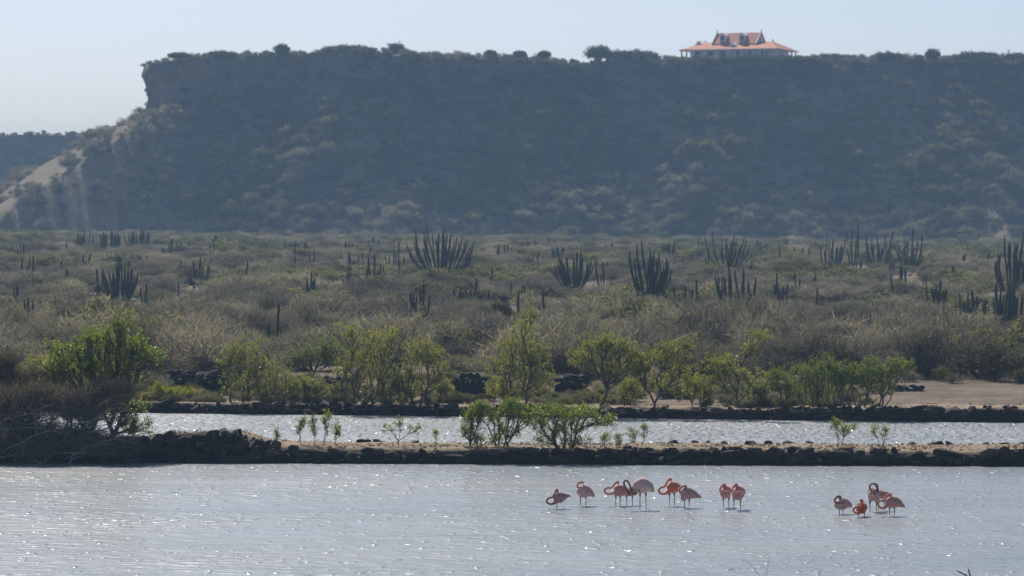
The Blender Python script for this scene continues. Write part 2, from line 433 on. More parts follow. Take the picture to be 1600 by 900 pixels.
def sweep_hill(name, path, ztop, zbase, cliff, slope_deg, nu, foot=3.0, rough=1.0, seed=0):
    """cliff-topped hill: a rim path (plan), with cliff and talus falling away on its outer side.
    returns the surface grid for planting"""
    P = np.array(path, float)
    seg = np.concatenate([[0], np.cumsum(np.linalg.norm(np.diff(P, axis=0), axis=1))])
    u = np.linspace(0, seg[-1], nu)
    X = np.interp(u, seg, P[:, 0]); Y = np.interp(u, seg, P[:, 1])
    ker = np.ones(9) / 9
    for _ in range(3):
        X[4:-4] = np.convolve(X, ker, 'valid'); Y[4:-4] = np.convolve(Y, ker, 'valid')
    tx, ty = np.gradient(X), np.gradient(Y); l = np.hypot(tx, ty); tx, ty = tx / l, ty / l
    for _ in range(6):
        tx[4:-4] = np.convolve(tx, ker, 'valid'); ty[4:-4] = np.convolve(ty, ker, 'valid')
    l = np.hypot(tx, ty); nx, ny = -ty / l, tx / l         # outward (path runs right to left along the front)
    zt = ztop(X, Y); ch = cliff(X, Y)
    ph = np.arctan2(-nx, -ny)                       # 0 = facing the water, pi/2 = facing left
    tF, tL, pl = math.tan(math.radians(slope_deg)), math.tan(math.radians(slope_deg - 9.5)), math.radians(72)
    g = np.where(ph < pl, np.maximum(tF * np.cos(ph), tL * np.cos(ph - pl)), tL)
    g = np.where(ph < 0, tF, g)
    slope = np.degrees(np.arctan(g)) - 5 * np.clip((X - 70) / 60, 0, 1) * (Y < 900)
    rows = []
    inner = [(-14, 0.3), (-7, 0.4), (-3, 0.35), (-1.0, 0.2), (0, 0)]
    for r, dz in inner: rows.append((np.full(nu, float(r)), zt + dz * (1 if r else 1)))
    ncl = 14
    for i in range(1, ncl + 1):
        t = i / ncl; rows.append((0.6 * t + 0.5 * np.sin(t * 9 + X * 0.0), zt - ch * t))
    H = zt - ch - zbase; nt = 46
    for i in range(1, nt + 1):
        t = i / nt
        fall = t
        # steeper above, easing towards the foot
        r = 1.0 + (H / np.tan(np.radians(slope))) * (0.94 * t + 0.12 * t ** 3)
        rows.append((r, zt - ch - H * fall - (2.0 if i == nt else 0)))
    rows = [(a * (1.0 + 0.25 * np.clip((-X - 58) / 16, 0, 1)) if k_ > 18 else a, b) for k_, (a, b) in enumerate(rows)]
    rows = np.array([(a + 0 * X, b + 0 * X) for a, b in rows])       # (nv, 2, nu)
    R, Z = rows[:, 0], rows[:, 1]
    GX = X[None] + nx[None] * R; GY = Y[None] + ny[None] * R
    nv = len(rows); vi = np.arange(nv)[:, None]
    cl = ((vi >= 4) & (vi <= 4 + ncl + 1)).astype(float) + 0 * GX
    ta = np.clip((vi - 4 - ncl) / 6.0, 0, 1) + 0 * GX
    n1 = fbm(GX / 9 + seed, GY / 9, Z / 14, 4); n2 = fbm(GX / 3 + seed, GY / 3, Z / 6, 3)
    blocky = np.round((n1 * 2.2)) / 2.2
    off = cl * (2.6 * blocky + 1.2 * n2) * rough + ta * (3.6 * fbm(GX / 24 + seed, GY / 24, 0, 3) + 0.9 * n2) * rough
    gul = fbm(u[None] / 16 + seed, 0 * GX, 0, 3)
    off = off + ta * 4.0 * gul * np.sin(np.clip((vi - 18) / nt, 0, 1) * math.pi) * rough
    off = off * (1 - 0.75 * ta * np.clip((-X[None] - 66) / 14, 0, 1) * (seed == 3))
    GX = GX + nx[None] * off; GY = GY + ny[None] * off
    Z = Z + ta * 0.5 * n2 + cl * 0.25 * n2
    if seed == 3:
        # left corner: the front slope and the left flank are two plane slopes that meet along a hip
        zc = zt - ch
        dF = 867.0 - 15.0 * np.clip((-GX - 56) / 34, 0, 1) - GY; dL = (GX + 88.0) * -0.95 + (GY - 873.0) * -0.31
        zp = 33.6 - np.maximum(np.maximum(tF * dF, tL * dL), 0) + 0.25 * n2 + 0.3 * n1
        wt = ta * np.clip((-X[None] - 58) / 16, 0, 1) * np.clip((np.radians(104) - ph[None]) / 0.3, 0, 1)
        Z = Z * (1 - wt) + zp * wt
    V = np.stack([GX, GY, Z], -1)
    idx = np.arange(nv * nu).reshape(nv, nu)
    F = np.stack([idx[:-1, :-1], idx[:-1, 1:], idx[1:, 1:], idx[1:, :-1]], -1).reshape(-1, 4)
    o = structure(obj(name, mesh_np(name, V.reshape(-1, 3), F, M['hill'], smooth=True)))
    return o, V, ncl + 5

HX = lambda px, d=865: (px - 800) / FPX * d
SKY_PX = [228, 250, 290, 330, 440, 530, 640, 760, 900, 1050, 1250, 1450, 1600, 1900]
SKY_PY = [99, 94, 91, 90, 87, 82, 88, 94, 97, 97, 97, 96, 97, 99]
def hill_top(X, Y):
    px = X / 865 * FPX + 800
    return HC + (325 - np.interp(px, SKY_PX, SKY_PY)) / FPX * 862 + 0.5 * fbm(X / 6, Y / 6, 0, 3)
def hill_cliff(X, Y):
    px = X / 865 * FPX + 800
    c = np.interp(px, [228, 300, 380, 520, 700, 900, 1200, 1600], [11.5, 10.0, 6.0, 6.5, 6.5, 5, 3.5, 4])
    return np.maximum(1.5, c + 3.5 * fbm(X / 11, Y / 30, 3, 3))
PATH = [(330, 850), (230, 846), (150, 856), (100, 866), (60, 858), (20, 866), (-25, 858), (-55, 866), (-74, 865), (-84, 869),
        (-90, 878), (-88, 894), (-74, 915), (-45, 945), (30, 975), (160, 985), (330, 985)]
hill, HV, HCL = sweep_hill('mesa_hill', PATH, hill_top, 1.5, hill_cliff, 39.5, 760, seed=3)
# flat top of the mesa, sunk just below the rim
capv = [(330, 862, 44.2), (230, 858, 44.2), (150, 866, 44.4), (60, 868, 44.6), (20, 874, 44.8), (-25, 868, 45.2), (-55, 874, 44.6), (-72, 878, 44.2),
        (-76, 890, 44), (-66, 908, 44), (-40, 934, 44), (30, 964, 44), (160, 974, 44), (330, 974, 44)]
structure(obj('mesa_top', mesh_py('mesa_top', capv, [tuple(range(len(capv)))], M['hill'])))
RPATH = [(40, 1180), (-40, 1160), (-100, 1152), (-150, 1158), (-210, 1150), (-300, 1165), (-420, 1170)]
def ridge_top(X, Y): return HC + (325 - 212) / FPX * 1155 + 0.9 * fbm(X / 12, Y / 12, 5, 3)
ridge, RV, RCL = sweep_hill('far_ridge', RPATH, ridge_top, 1.0, lambda X, Y: 7 + 1.5 * fbm(X / 12, Y / 12), 30, 260, seed=9, rough=1.2)

# growth: bush shapes that are set out over the plain and hills
def bush_mesh(name, kind, seed):
    rng = np.random.default_rng(seed)
    if kind == 'twig':
        lob = [(0, 0.75, 1.5, 0.75), (rng.uniform(-.7, .7), 1.0, 0.9, 0.6), (rng.uniform(-1, 1), 0.6, 1.0, 0.5)]
        pts = lobe_points(lob, 85, rng, 1.0, 0.45); pts = pts[pts[:, 2] > 0.05]
        P0, P1, R0, R1 = grow(pts, [(0, 0, -.1), (.3, .2, -.1), (-.3, -.1, -.1)], rng, rtip=0.011, rmax=0.06, jit=0.16)
        V1, F1 = tubes(P0, P1, R0, R1, 3)
        V2, F2, T2 = blades(pts, 26, 0.30, 0.34, 0.026, rng, 0.25, (0, 0, 0.1), 0.8, True)
    else:
        lob = [(0, 0.8, 1.35, 0.7), (rng.uniform(-.8, .8), 1.15, 0.8, 0.5), (rng.uniform(-1, 1), 0.7, 0.9, 0.5)]
        pts = lobe_points(lob, 75, rng, 1.0, 0.55); pts = pts[pts[:, 2] > 0.05]
        P0, P1, R0, R1 = grow(pts, [(0, 0, -.1), (.3, .2, -.1), (-.3, -.1, -.1)], rng, rtip=0.009, rmax=0.06, jit=0.14)
        V1, F1 = tubes(P0, P1, R0, R1, 3)
        V2, F2, T2 = blades(pts, 22, 0.28, 0.17, 0.085, rng, 0.3, (0, 0, 0.1), 0.6, True)
    # three-sided tubes are quads; split them so that one array holds every face
    F1 = np.concatenate([F1[:, :3], F1[:, [0, 2, 3]]])
    me = mesh_np(name, np.concatenate([V1, V2]), np.concatenate([F1, F2 + len(V1)]), None, np.concatenate([np.full(len(F1), 0.25), T2]))
    me.materials.append(M['scrub_twig']); me.materials.append(M['scrub_' + {'twig': 'twig', 'olive': 'olive', 'green': 'green'}[kind]])
    mi = np.zeros(len(me.polygons), np.int32); mi[len(F1):] = 1
    me.polygons.foreach_set('material_index', mi)
    return me
BUSH = [bush_mesh('bush_shape', 'twig', i) for i in range(4)] + [bush_mesh('bush_shape', 'olive', 10 + i) for i in range(3)] + [bush_mesh('bush_shape', 'green', 20 + i) for i in range(2)]
proto_col = bpy.data.collections.new('bush_shapes')
for i, me in enumerate(BUSH):
    proto_col.objects.link(bpy.data.objects.new('bush_%02d' % i, me))

def scatter(name, pts, idx, rz, sc, label=None):
    me = bpy.data.meshes.new(name); me.from_pydata([tuple(p) for p in pts], [], []); 
    a = me.attributes.new('idx', 'INT', 'POINT'); a.data.foreach_set('value', np.asarray(idx, np.int32))
    r = np.zeros((len(pts), 3), np.float32); r[:, 2] = rz
    a = me.attributes.new('rot', 'FLOAT_VECTOR', 'POINT'); a.data.foreach_set('vector', r.ravel())
    a = me.attributes.new('scl', 'FLOAT_VECTOR', 'POINT'); a.data.foreach_set('vector', np.asarray(sc, np.float32).ravel())
    o = stuff(obj(name, me))
    ng = bpy.data.node_groups.new(name, 'GeometryNodeTree')
    ng.interface.new_socket('Geometry', in_out='INPUT', socket_type='NodeSocketGeometry')
    ng.interface.new_socket('Geometry', in_out='OUTPUT', socket_type='NodeSocketGeometry')
    N = ng.nodes; i = N.new('NodeGroupInput'); q = N.new('NodeGroupOutput')
    ip = N.new('GeometryNodeInstanceOnPoints'); ci = N.new('GeometryNodeCollectionInfo')
    ci.inputs[0].default_value = proto_col; ci.inputs[1].default_value = True; ci.inputs[2].default_value = True
    ip.inputs['Pick Instance'].default_value = True
    def na(n, t):
        x = N.new('GeometryNodeInputNamedAttribute'); x.data_type = t; x.inputs[0].default_value = n; return x.outputs[0]
    ng.links.new(i.outputs[0], ip.inputs['Points']); ng.links.new(ci.outputs[0], ip.inputs['Instance'])
    ng.links.new(na('idx', 'INT'), ip.inputs['Instance Index']); ng.links.new(na('rot', 'FLOAT_VECTOR'), ip.inputs['Rotation'])
    ng.links.new(na('scl', 'FLOAT_VECTOR'), ip.inputs['Scale']); ng.links.new(ip.outputs[0], q.inputs[0])
    m = o.modifiers.new('growth', 'NODES'); m.node_group = ng
    return o

def hill_growth(name, V, ncl, n, seed, label, thin_left=True, xr=(-200, 160)):
    rng = np.random.default_rng(seed); nv, nu, _ = V.shape
    v = np.concatenate([rng.integers(ncl, nv - 1, n), rng.integers(0, 5, n // 4), rng.integers(5, ncl, n // 5)])
    u = rng.integers(1, nu - 1, len(v))
    p = V[v, u] + rng.normal(0, 0.5, (len(v), 3)) * np.array([1, 1, 0])
    tu = V[v, u] - V[v, u - 1]; tv = V[v - 1, u] - V[v, u]
    nr = np.cross(tu, tv); nr /= np.maximum(np.linalg.norm(nr, axis=1, keepdims=True), 1e-6); nr *= np.sign(nr[:, 2:3] + 1e-9)
    keep = (p[:, 0] > xr[0]) & (p[:, 0] < xr[1])
    if thin_left:
        keep &= ~(((p[:, 0] + 88) * -0.95 + (p[:, 1] - 873) * -0.31 > 1.38 * (867 - 15 * np.clip((-p[:, 0] - 56) / 34, 0, 1) - p[:, 1]) + 4.0) & (p[:, 0] < -70) & (v >= ncl) & (rng.random(len(v)) > 0.25))
        keep &= ~((v >= 5) & (v < ncl) & (p[:, 0] < -40) & (rng.random(len(v)) > 0.12))
    keep &= (fbm(p[:, 0] / 9, p[:, 2] / 9, 1, 3) + rng.normal(0, .25, len(v))) > -0.42
    p, v = p[keep], v[keep]
    g = fbm(p[:, 0] / 16, p[:, 2] / 12, 2, 2) + rng.normal(0, 0.25, len(p))
    idx = np.where(g < -0.02, rng.integers(0, 4, len(p)), np.where(g < 0.38, rng.integers(4, 7, len(p)), rng.integers(7, 9, len(p))))
    s = (0.5 + 1.4 * rng.random(len(p)) ** 2) * np.where(v < 5, 0.55, np.where(v < ncl, 0.7, 1.0))
    sc = np.stack([s * rng.uniform(.8, 1.2, len(p)), s * rng.uniform(.8, 1.2, len(p)), s * rng.uniform(.75, 1.2, len(p))], -1)
    p[:, 2] -= 0.15
    o = scatter(name, p, idx, rng.uniform(0, 6.28, len(p)), sc)
    tag(o, label, 'scrub')
hill_growth('hill_scrub', HV, HCL, 21000, 5, 'grey and olive thorn scrub covering the shaded face of the flat-topped hill')
hill_growth('ridge_scrub', RV, RCL, 3500, 6, 'dark scrub on the low far ridge at the left edge', False, (-330, -60))

# the plain: scrub, its nearest bushes as things of their own
def plain_growth():
    rng = np.random.default_rng(11)
    n = 26000
    d = np.sqrt(rng.uniform(180.0 ** 2, 790.0 ** 2, n)); x = rng.uniform(-0.165, 0.165, n) * d
    keep = np.ones(n, bool)
    keep &= ~((x > 17) & (d < 190) & (x < 40))                       # open sandy flat on the right
    keep &= ~((x * FPX / d + 800 > 335) & (x * FPX / d + 800 < 775) & (d > 186) & (d < 209) & (rng.random(n) < 0.85))
    keep &= (fbm(x / 7, d / 10, 4, 3) + rng.normal(0, 0.12, n)) > -0.22
    keep &= rng.random(n) < np.interp(d, [180, 188, 260, 400, 800], [0.35, 0.7, 0.8, 0.75, 0.6])
    x, d = x[keep], d[keep]; n = len(x)
    g = fbm(x / 11, d / 22, 7, 3) + rng.normal(0, 0.22, n) + np.interp(d, [180, 187, 195, 300, 420, 700], [0.3, 0.2, -0.2, -0.08, 0.08, 0.14])
    idx = np.where(g < 0.17, rng.integers(0, 4, n), np.where(g < 0.66, rng.integers(4, 7, n), rng.integers(7, 9, n)))
    s = (0.42 + 1.5 * rng.random(n) ** 2.4) * np.interp(d, [180, 187, 192, 330, 800], [.25, .35, 1.1, 1.0, 0.85])
    sc = np.stack([s * rng.uniform(.9, 1.6, n), s * rng.uniform(.9, 1.4, n), s * rng.uniform(.55, 1.0, n) * np.interp(d, [200, 240, 270, 400], [1.25, 1.1, 0.8, 0.7])], -1)
    for cx, cy, cw in CACTI:                                        # the scrub stands low in front of the larger cacti
        m = (np.abs(x * cy / d - cx) < cw + 1.2) & (d > cy - 22) & (d < cy + 1.0)
        sc[m] *= 0.34
    z = gz(x, d) - 0.05; rz = rng.uniform(0, 6.28, n)
    near = (d < 232) & (np.abs(x / d) < 0.150)
    far = ~near; over = [i for i in np.argsort(d) if near[i]][290:]
    far[over] = True; near[over] = False
    o = scatter('plain_scrub', np.stack([x, d, z], -1)[far], idx[far], rz[far], sc[far])
    tag(o, 'low grey and olive thorn scrub spreading over the plain below the hill', 'scrub')
    order = np.argsort(d); k = 0
    lab = ('grey leafless', 'olive leafy', 'green leafy')
    marks = [(70, 'at the left frame edge'), (200, 'above the large green mangrove at left'), (320, 'above the long ruined wall at left'), (440, 'above the leftmost far-bank mangroves'),
             (530, 'above the broad green shrub left of centre'), (620, 'behind the many-stemmed mangrove'), (700, 'behind the vase-shaped mangrove'), (770, 'left of the tallest mangrove top'),
             (870, 'right of the tallest mangrove top'), (980, 'behind the round-crowned mangrove'), (1090, 'behind the V-stemmed mangrove'), (1220, 'behind the thin-trunked mangrove'),
             (1330, 'behind the dense green thicket'), (1430, 'around the bleached dead branches'), (1520, 'beyond the sandy flat at right'), (9999, 'at the far right frame edge')]
    for i in order:
        if not near[i]: continue
        kind = 0 if idx[i] < 4 else 1 if idx[i] < 7 else 2
        b = obj('thorn_bush', BUSH[idx[i]], None, (x[i], d[i], z[i]), (0, 0, rz[i]), tuple(sc[i]))
        where = next(m for q, m in marks if x[i] / d[i] * FPX + 800 < q)
        tag(b, '%s thorn bush in the scrub %s' % (lab[kind], where), 'bush', ('grey', 'olive', 'green')[kind] + ' thorn bushes nearest the salt pond'); k += 1

# ------------------------------------------------------------------ stone dikes and ruined walls
def stone_shape(seed):
    rng = np.random.default_rng(100 + seed); bm = bmesh.new()
    for _ in range(15):
        v = rng.normal(0, 1, 3); v /= np.abs(v).max() ** 0.75 * np.linalg.norm(v) ** 0.25
        bm.verts.new(Vector(v * rng.uniform(0.42, 0.55)))
    r = bmesh.ops.convex_hull(bm, input=bm.verts[:])
    loose = [v for v in bm.verts if not v.link_faces]
    bmesh.ops.delete(bm, geom=loose, context='VERTS')
    bmesh.ops.recalc_face_normals(bm, faces=bm.faces[:])
    me = bpy.data.meshes.new('stone'); bm.to_mesh(me); bm.free()
    return me
STONE = [stone_shape(i) for i in range(12)]
STONE_B = []
for me in STONE:
    me.materials.append(M['stone']); c = me.copy(); c.materials.clear(); c.materials.append(M['stone_blue']); STONE_B.append(c)

def joined_stones(name, P, S, parent, mat, rng):
    """many small stones in one part"""
    oc = np.array([(1, 0, 0), (-1, 0, 0), (0, 1, 0), (0, -1, 0), (0, 0, 1), (0, 0, -1)], float)
    of = np.array([(0, 2, 4), (2, 1, 4), (1, 3, 4), (3, 0, 4), (2, 0, 5), (1, 2, 5), (3, 1, 5), (0, 3, 5)])
    n = len(P); a = rng.uniform(0, 6.28, n); V = np.repeat(oc[None], n, 0) * rng.uniform(0.6, 1.3, (n, 6, 1)) * S[:, None, :] * 0.5
    c, s = np.cos(a)[:, None], np.sin(a)[:, None]
    x = V[..., 0] * c - V[..., 1] * s; y = V[..., 0] * s + V[..., 1] * c
    V = np.stack([x, y, V[..., 2]], -1) + P[:, None, :]
    F = (of[None] + (np.arange(n) * 6)[:, None, None]).reshape(-1, 3)
    return stuff(obj(name, mesh_np(name, V.reshape(-1, 3), F, mat), parent))

def dike(label, rear, ztop, width, x0, x1, seed, course_h, stone_w, max_stones):
    rng = np.random.default_rng(seed)
    t = thing('stone_dike', label, 'dike', (0, 0, 0))
    xs = np.arange(x0, x1, 0.22); prof = [(0.10, -0.7), (0.16, -0.05), (0.24, 0.55), (0.36, 0.86), (0.55, 0.97), (0.8, 1.0), (1.2, 1.0), (1.8, 1.0), (2.5, 1.0), (3.2, 1.0), (width - 0.5, 1.0), (width, 0.75), (width + 0.35, 0.2), (width + 0.6, -0.7)]
    if rear: prof = prof[:8] + [(2.6, 1.0), (3.4, 0.98), (4.4, 0.85), (5.4, 0.3)]
    X = np.repeat(xs[None], len(prof), 0); Y = np.array([dike_y(xs, rear) + p[0] for p in prof])
    zt = ztop(xs); Z = np.array([zt * p[1] if p[1] > 0 else 0 * xs + p[1] for p in prof])
    Z = Z + 0.05 * fbm(X / 0.8, Y / 0.8, seed) * (Z > 0.1) + 0.05 * fbm(X / 3, Y / 2, seed) * (Z > 0.1)
    Y = Y + 0.22 * fbm(X / 1.6, Z / 1.2, seed)
    idx = np.arange(X.size).reshape(X.shape)
    F = np.stack([idx[:-1, :-1], idx[:-1, 1:], idx[1:, 1:], idx[1:, :-1]], -1).reshape(-1, 4)
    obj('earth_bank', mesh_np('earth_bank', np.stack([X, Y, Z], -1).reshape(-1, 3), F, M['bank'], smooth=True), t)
    L = []
    course = 0; z = 0.02
    while z < 1.3:
        x = x0 + rng.uniform(0, 0.4)
        while x < x1:
            w = stone_w * (0.4 + 1.9 * rng.random() ** 1.8); h = course_h * rng.uniform(0.6, 1.7); zt = float(ztop(np.array([x]))[0])
            if z + h * 0.35 < zt + (0.06 if rear or x < -9.5 else -0.05) + 0.10 * float(fbm(x / 1.3, z, seed)):
                lean = 0.10 + 0.30 * z / max(zt, .3)
                L.append((x + w / 2, float(dike_y(x, rear)) + lean + rng.normal(0, 0.06), z + h * 0.32, w * 1.18, rng.uniform(0.3, 0.55), h * 1.25))
            x += w * rng.uniform(0.85, 1.12)
        z += course_h * 0.82; course += 1
    return t, L, rng

def lay(t, L, rng, limit=300, shapes=STONE):
    L = sorted(L, key=lambda s: -(s[3] * s[5]) if abs(s[0]) < 22 else 0)
    for i, (x, y, z, w, dp, h) in enumerate(L[:limit]):
        obj('stone', shapes[int(rng.integers(12))], t, (x, y, z), (rng.normal(0, .15), rng.normal(0, .14), rng.normal(0, .2)), (w, dp, h))
    if len(L) > limit:
        A = np.array(L[limit:])
        joined_stones('small_stones', A[:, :3], A[:, 3:6] * np.array([1, 1, 1]), t, M['stone'], rng)

FX = lambda px: (px - 800) / 40.0          # photo column -> metres along the front dike
def front_top(x):
    px = x * 40 + 800
    return np.interp(px, [-200, 60, 200, 250, 300, 370, 395, 430, 520, 700, 900, 1000, 1300, 1500, 1600, 1800], [.8, .75, .8, .95, 1.0, 1.0, .8, .62, .56, .56, .56, .58, .58, .56, .6, .6])
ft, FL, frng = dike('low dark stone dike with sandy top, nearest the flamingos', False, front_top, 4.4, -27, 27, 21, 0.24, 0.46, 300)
# large slabs lying along the top of the raised left stretch
for px, py, w, h in [(225, 688, .5, .3), (245, 684, .45, .3), (263, 681, .45, .32), (290, 684, .95, .3), (318, 681, .8, .25), (337, 682, 1.0, .42), (352, 681, .65, .45), (368, 683, .6, .5), (392, 691, .5, .3), (407, 691, .45, .3), (420, 693, .45, .22)]:
    p = at(px, py, 142.0); FL.append((p.x, float(dike_y(p.x, False)) + .55, p.z, w * 1.1, .6, h * 1.2))
for px, w, h in [(980, .6, .4), (1005, .5, .4), (1080, .9, .42), (1110, .8, .35), (1140, .6, .5), (1160, .55, .35), (1215, .9, .5), (1250, .7, .35), (1320, .8, .45), (1480, 1.1, .5), (1545, 1.0, .45), (1590, .9, .45)]:
    p = at(px, 706, 140.5); FL.append((p.x, float(dike_y(p.x, False)) + .3, .42, w * 1.1, .6, h))
for px, w in [(565, .5), (575, .4), (590, .5), (648, .5), (1050, .5), (1056, .4), (1085, .6), (1105, .4), (1130, .4), (1175, .7), (1200, .5), (1232, .9), (1262, .4), (1420, .5), (1455, .9), (1480, .5), (1535, .6), (1560, 1.0), (1590, .6)]:
    x = FX(px) * 1.03; FL.append((x, float(dike_y(x, False)) + 4.2 + frng.normal(0, .15), .55, w * frng.uniform(.5, 1), .4, .26))
lay(ft, FL, frng)
n = 5200; gx = frng.uniform(-26, 26, n); gy = dike_y(gx, False) + frng.uniform(0.6, 4.3, n)
sz = 0.035 + 0.11 * frng.random(n) ** 3
joined_stones('gravel', np.stack([gx, gy, front_top(gx) + 0.015], -1), np.stack([sz, sz, sz * .7], -1), ft, M['gravel'], frng)

def rear_top(x):
    return np.interp(x, [-40, -18, 0, 12, 17, 20, 40], [.46, .46, .44, .46, .58, .66, .66])
rt, RL, rrng = dike('dark stone edge of the far pond bank below the mangrove trees', True, rear_top, 4, -34, 33, 22, 0.19, 0.40, 300)
lay(rt, RL, rrng)
n = 2600; gx = rrng.uniform(-33, 32, n); gy = dike_y(gx, True) + rrng.uniform(0.5, 4.3, n)
sz = 0.04 + 0.12 * rrng.random(n) ** 3
joined_stones('gravel', np.stack([gx, gy, rear_top(gx) - 0.02], -1), np.stack([sz, sz, sz * .7], -1), rt, M['gravel'], rrng)

def ruin(label, pxa, pxb, py0, py1, d, seed, group='ruined stone walls behind the far bank'):
    rng = np.random.default_rng(seed); a, b = at(pxa, py1, d), at(pxb, py1, d)
    H = (py1 - py0) / FPX * d; W = b.x - a.x; z0 = float(gz((a.x + b.x) / 2, d)) - 0.1
    t = thing('ruined_stone_wall', label, 'wall', ((a.x + b.x) / 2, d, z0), rng.uniform(-.1, .1), group)
    z = 0.0
    # rubble core
    V = []; k = 14
    for i in range(k + 1):
        x = -W / 2 + W * i / k; h = (H - 0.1) * (0.75 + 0.2 * math.sin(i * 1.7 + seed) * 0.6) * min(1, 0.6 + 0.9 * min(i, k - i) / k * 2)
        V += [(x, -.16, -.3), (x, -.10, h), (x, .5, h), (x, .6, -.3)]
    F = []
    for i in range(k):
        for j in range(3): F.append((i * 4 + j, i * 4 + j + 1, i * 4 + 5 + j, i * 4 + 4 + j))
    F += [(0, 1, 2, 3), (k * 4 + 3, k * 4 + 2, k * 4 + 1, k * 4)]
    obj('rubble_core', mesh_py('rubble_core', V, F, M['stone_blue']), t)
    while z < H:
        x = -W / 2
        edge = 0.25 * (z / H)
        while x < W / 2:
            w = rng.uniform(0.2, 0.5); h = rng.uniform(0.17, 0.26)
            if -W / 2 + edge * rng.uniform(0, 2) <= x + w / 2 <= W / 2 - edge * rng.uniform(0, 2):
                obj('stone', STONE_B[int(rng.integers(12))], t, (x + w / 2, -.12 + rng.normal(0, .04), z + h / 2), tuple(rng.normal(0, .1, 3)), (w * 1.15, .45, h * 1.25))
            x += w
        z += 0.18
ruin('long dark ruined stone wall behind the yellow-green bush at left', 262, 356, 588, 622, 184, 1)
ruin('dark stone wall stub between the two middle mangroves, left of the tallest', 706, 768, 598, 634, 181, 2)
ruin('dark stone wall stub just right of the tallest mangrove', 866, 918, 598, 636, 180, 3)
ruin('low stone remnant on the bare sandy flat at right', 1396, 1442, 613, 622, 184, 4)
ruin('low stone remnant hidden behind thin-trunked mangrove right of centre', 1140, 1232, 614, 630, 181, 5)
ruin('low stone remnant half hidden under the left olive mangroves', 505, 540, 600, 630, 182, 6)

# ------------------------------------------------------------------ mangroves and shrubs
def on_rear(px, back=1.5):
    x = (px - 800) / FPX * 173; y = float(dike_y(x, True)) + back; x = (px - 800) / FPX * y
    return Vector((x, y, float(rear_top(np.array([x]))[0]) - 0.03))
def on_front(px, back=1.5):
    x = (px - 800) / FPX * 142; y = float(dike_y(x, False)) + back; x = (px - 800) / FPX * y
    return Vector((x, y, float(front_top(np.array([x]))[0]) - 0.03))
def proj(p):
    v = Vector((p[0], p[1], p[2] - HC)); dep = v.y * cp - v.z * sp
    return 800 + FPX * v.x / dep, 450 - FPX * (v.y * sp + v.z * cp) / dep

def tree(label, px, loc, lobes, n, leaf, seed, **kw):
    bx, by = proj(loc)
    kw.setdefault('group', 'mangroves of the salt pond')
    return plant(kw.pop('name', 'mangrove_tree'), label, kw.pop('cat', 'tree'), (bx, by, loc), lobes, loc.y, n, leaf, seed, **kw)

# far bank, left to right
tree('feathery olive mangrove with light crown, leftmost on the far bank', 372, on_rear(368, 2.2), [(378, 548, 32, 24), (360, 565, 24, 22), (398, 575, 28, 22), (372, 600, 28, 18)], 150, 'leaf_olive', 31, roots=[360, 368, 378], per=24)
tree('low spreading olive mangrove shrub beside the leftmost far-bank mangrove', 430, on_rear(432, 2.0), [(425, 590, 30, 22), (452, 600, 26, 18), (405, 605, 20, 14)], 100, 'leaf_olive', 32, roots=[418, 432, 446], per=22)
tree('many-stemmed mangrove with ragged top, left of centre on the far bank', 560, on_rear(560, 1.8), [(548, 520, 22, 20), (585, 528, 32, 14), (572, 555, 46, 28), (545, 575, 26, 30), (590, 590, 34, 28)], 230, 'leaf_olive', 33, roots=[540, 552, 566, 580], per=24, rmax=.07)
tree('leaning mangrove bough reaching right above the many-stemmed mangrove', 612, on_rear(604, 2.8), [(612, 520, 16, 10), (600, 545, 18, 16), (598, 585, 16, 22)], 60, 'leaf_olive', 34, per=24)
tree('vase-shaped mangrove with bare lower stems, left of the middle stone stub', 660, on_rear(656, 1.8), [(655, 550, 26, 24), (672, 560, 26, 26), (640, 580, 18, 18), (680, 590, 20, 18), (655, 605, 22, 14)], 170, 'leaf_olive', 35, roots=[646, 656, 668], per=22)
tree('tallest mangrove with narrow leaning tip at centre of the far bank', 812, on_rear(806, 1.6), [(830, 490, 11, 14), (818, 510, 16, 14), (806, 538, 34, 20), (835, 550, 26, 18), (795, 572, 30, 24), (830, 588, 32, 28), (785, 605, 22, 18)], 270, 'leaf_olive', 36, roots=[795, 806, 818], per=24, rmax=.09)
tree('round-crowned mangrove on a dark forked trunk, right of the tallest', 945, on_rear(936, 1.2), [(938, 536, 30, 22), (965, 545, 30, 22), (915, 560, 24, 20), (950, 575, 36, 16), (985, 560, 18, 16)], 210, 'leaf_olive', 37, per=26, rmax=.11, rtip=.008)
tree('wide open mangrove with stems spread in a V on the far bank', 1030, on_rear(1023, 1.2), [(1010, 560, 26, 20), (1045, 555, 28, 22), (1070, 540, 16, 14), (1000, 580, 22, 16), (1060, 580, 24, 18), (1030, 600, 18, 12)], 200, 'leaf_olive', 38, per=22, rmax=.08)
tree('thin-trunked mangrove with small tuft above a lower crown', 1160, on_rear(1158, 1.2), [(1186, 524, 22, 11), (1172, 545, 14, 14), (1130, 570, 30, 20), (1160, 585, 26, 16), (1115, 595, 18, 14)], 170, 'leaf_olive', 39, per=22, rmax=.06)
tree('small bushy mangrove between thin-trunked one and the dense thicket', 1216, on_rear(1214, 2.0), [(1212, 590, 22, 20), (1232, 605, 18, 16)], 90, 'leaf_soft', 40, roots=[1206, 1214, 1224], per=24)
tree('dense bright green mangrove thicket on many thin stems', 1288, on_rear(1284, 1.4), [(1265, 585, 26, 22), (1295, 575, 28, 20), (1315, 590, 22, 24), (1280, 612, 34, 18)], 230, 'leaf_soft', 41, roots=[1256, 1270, 1284, 1296, 1310], per=26, rmax=.045)
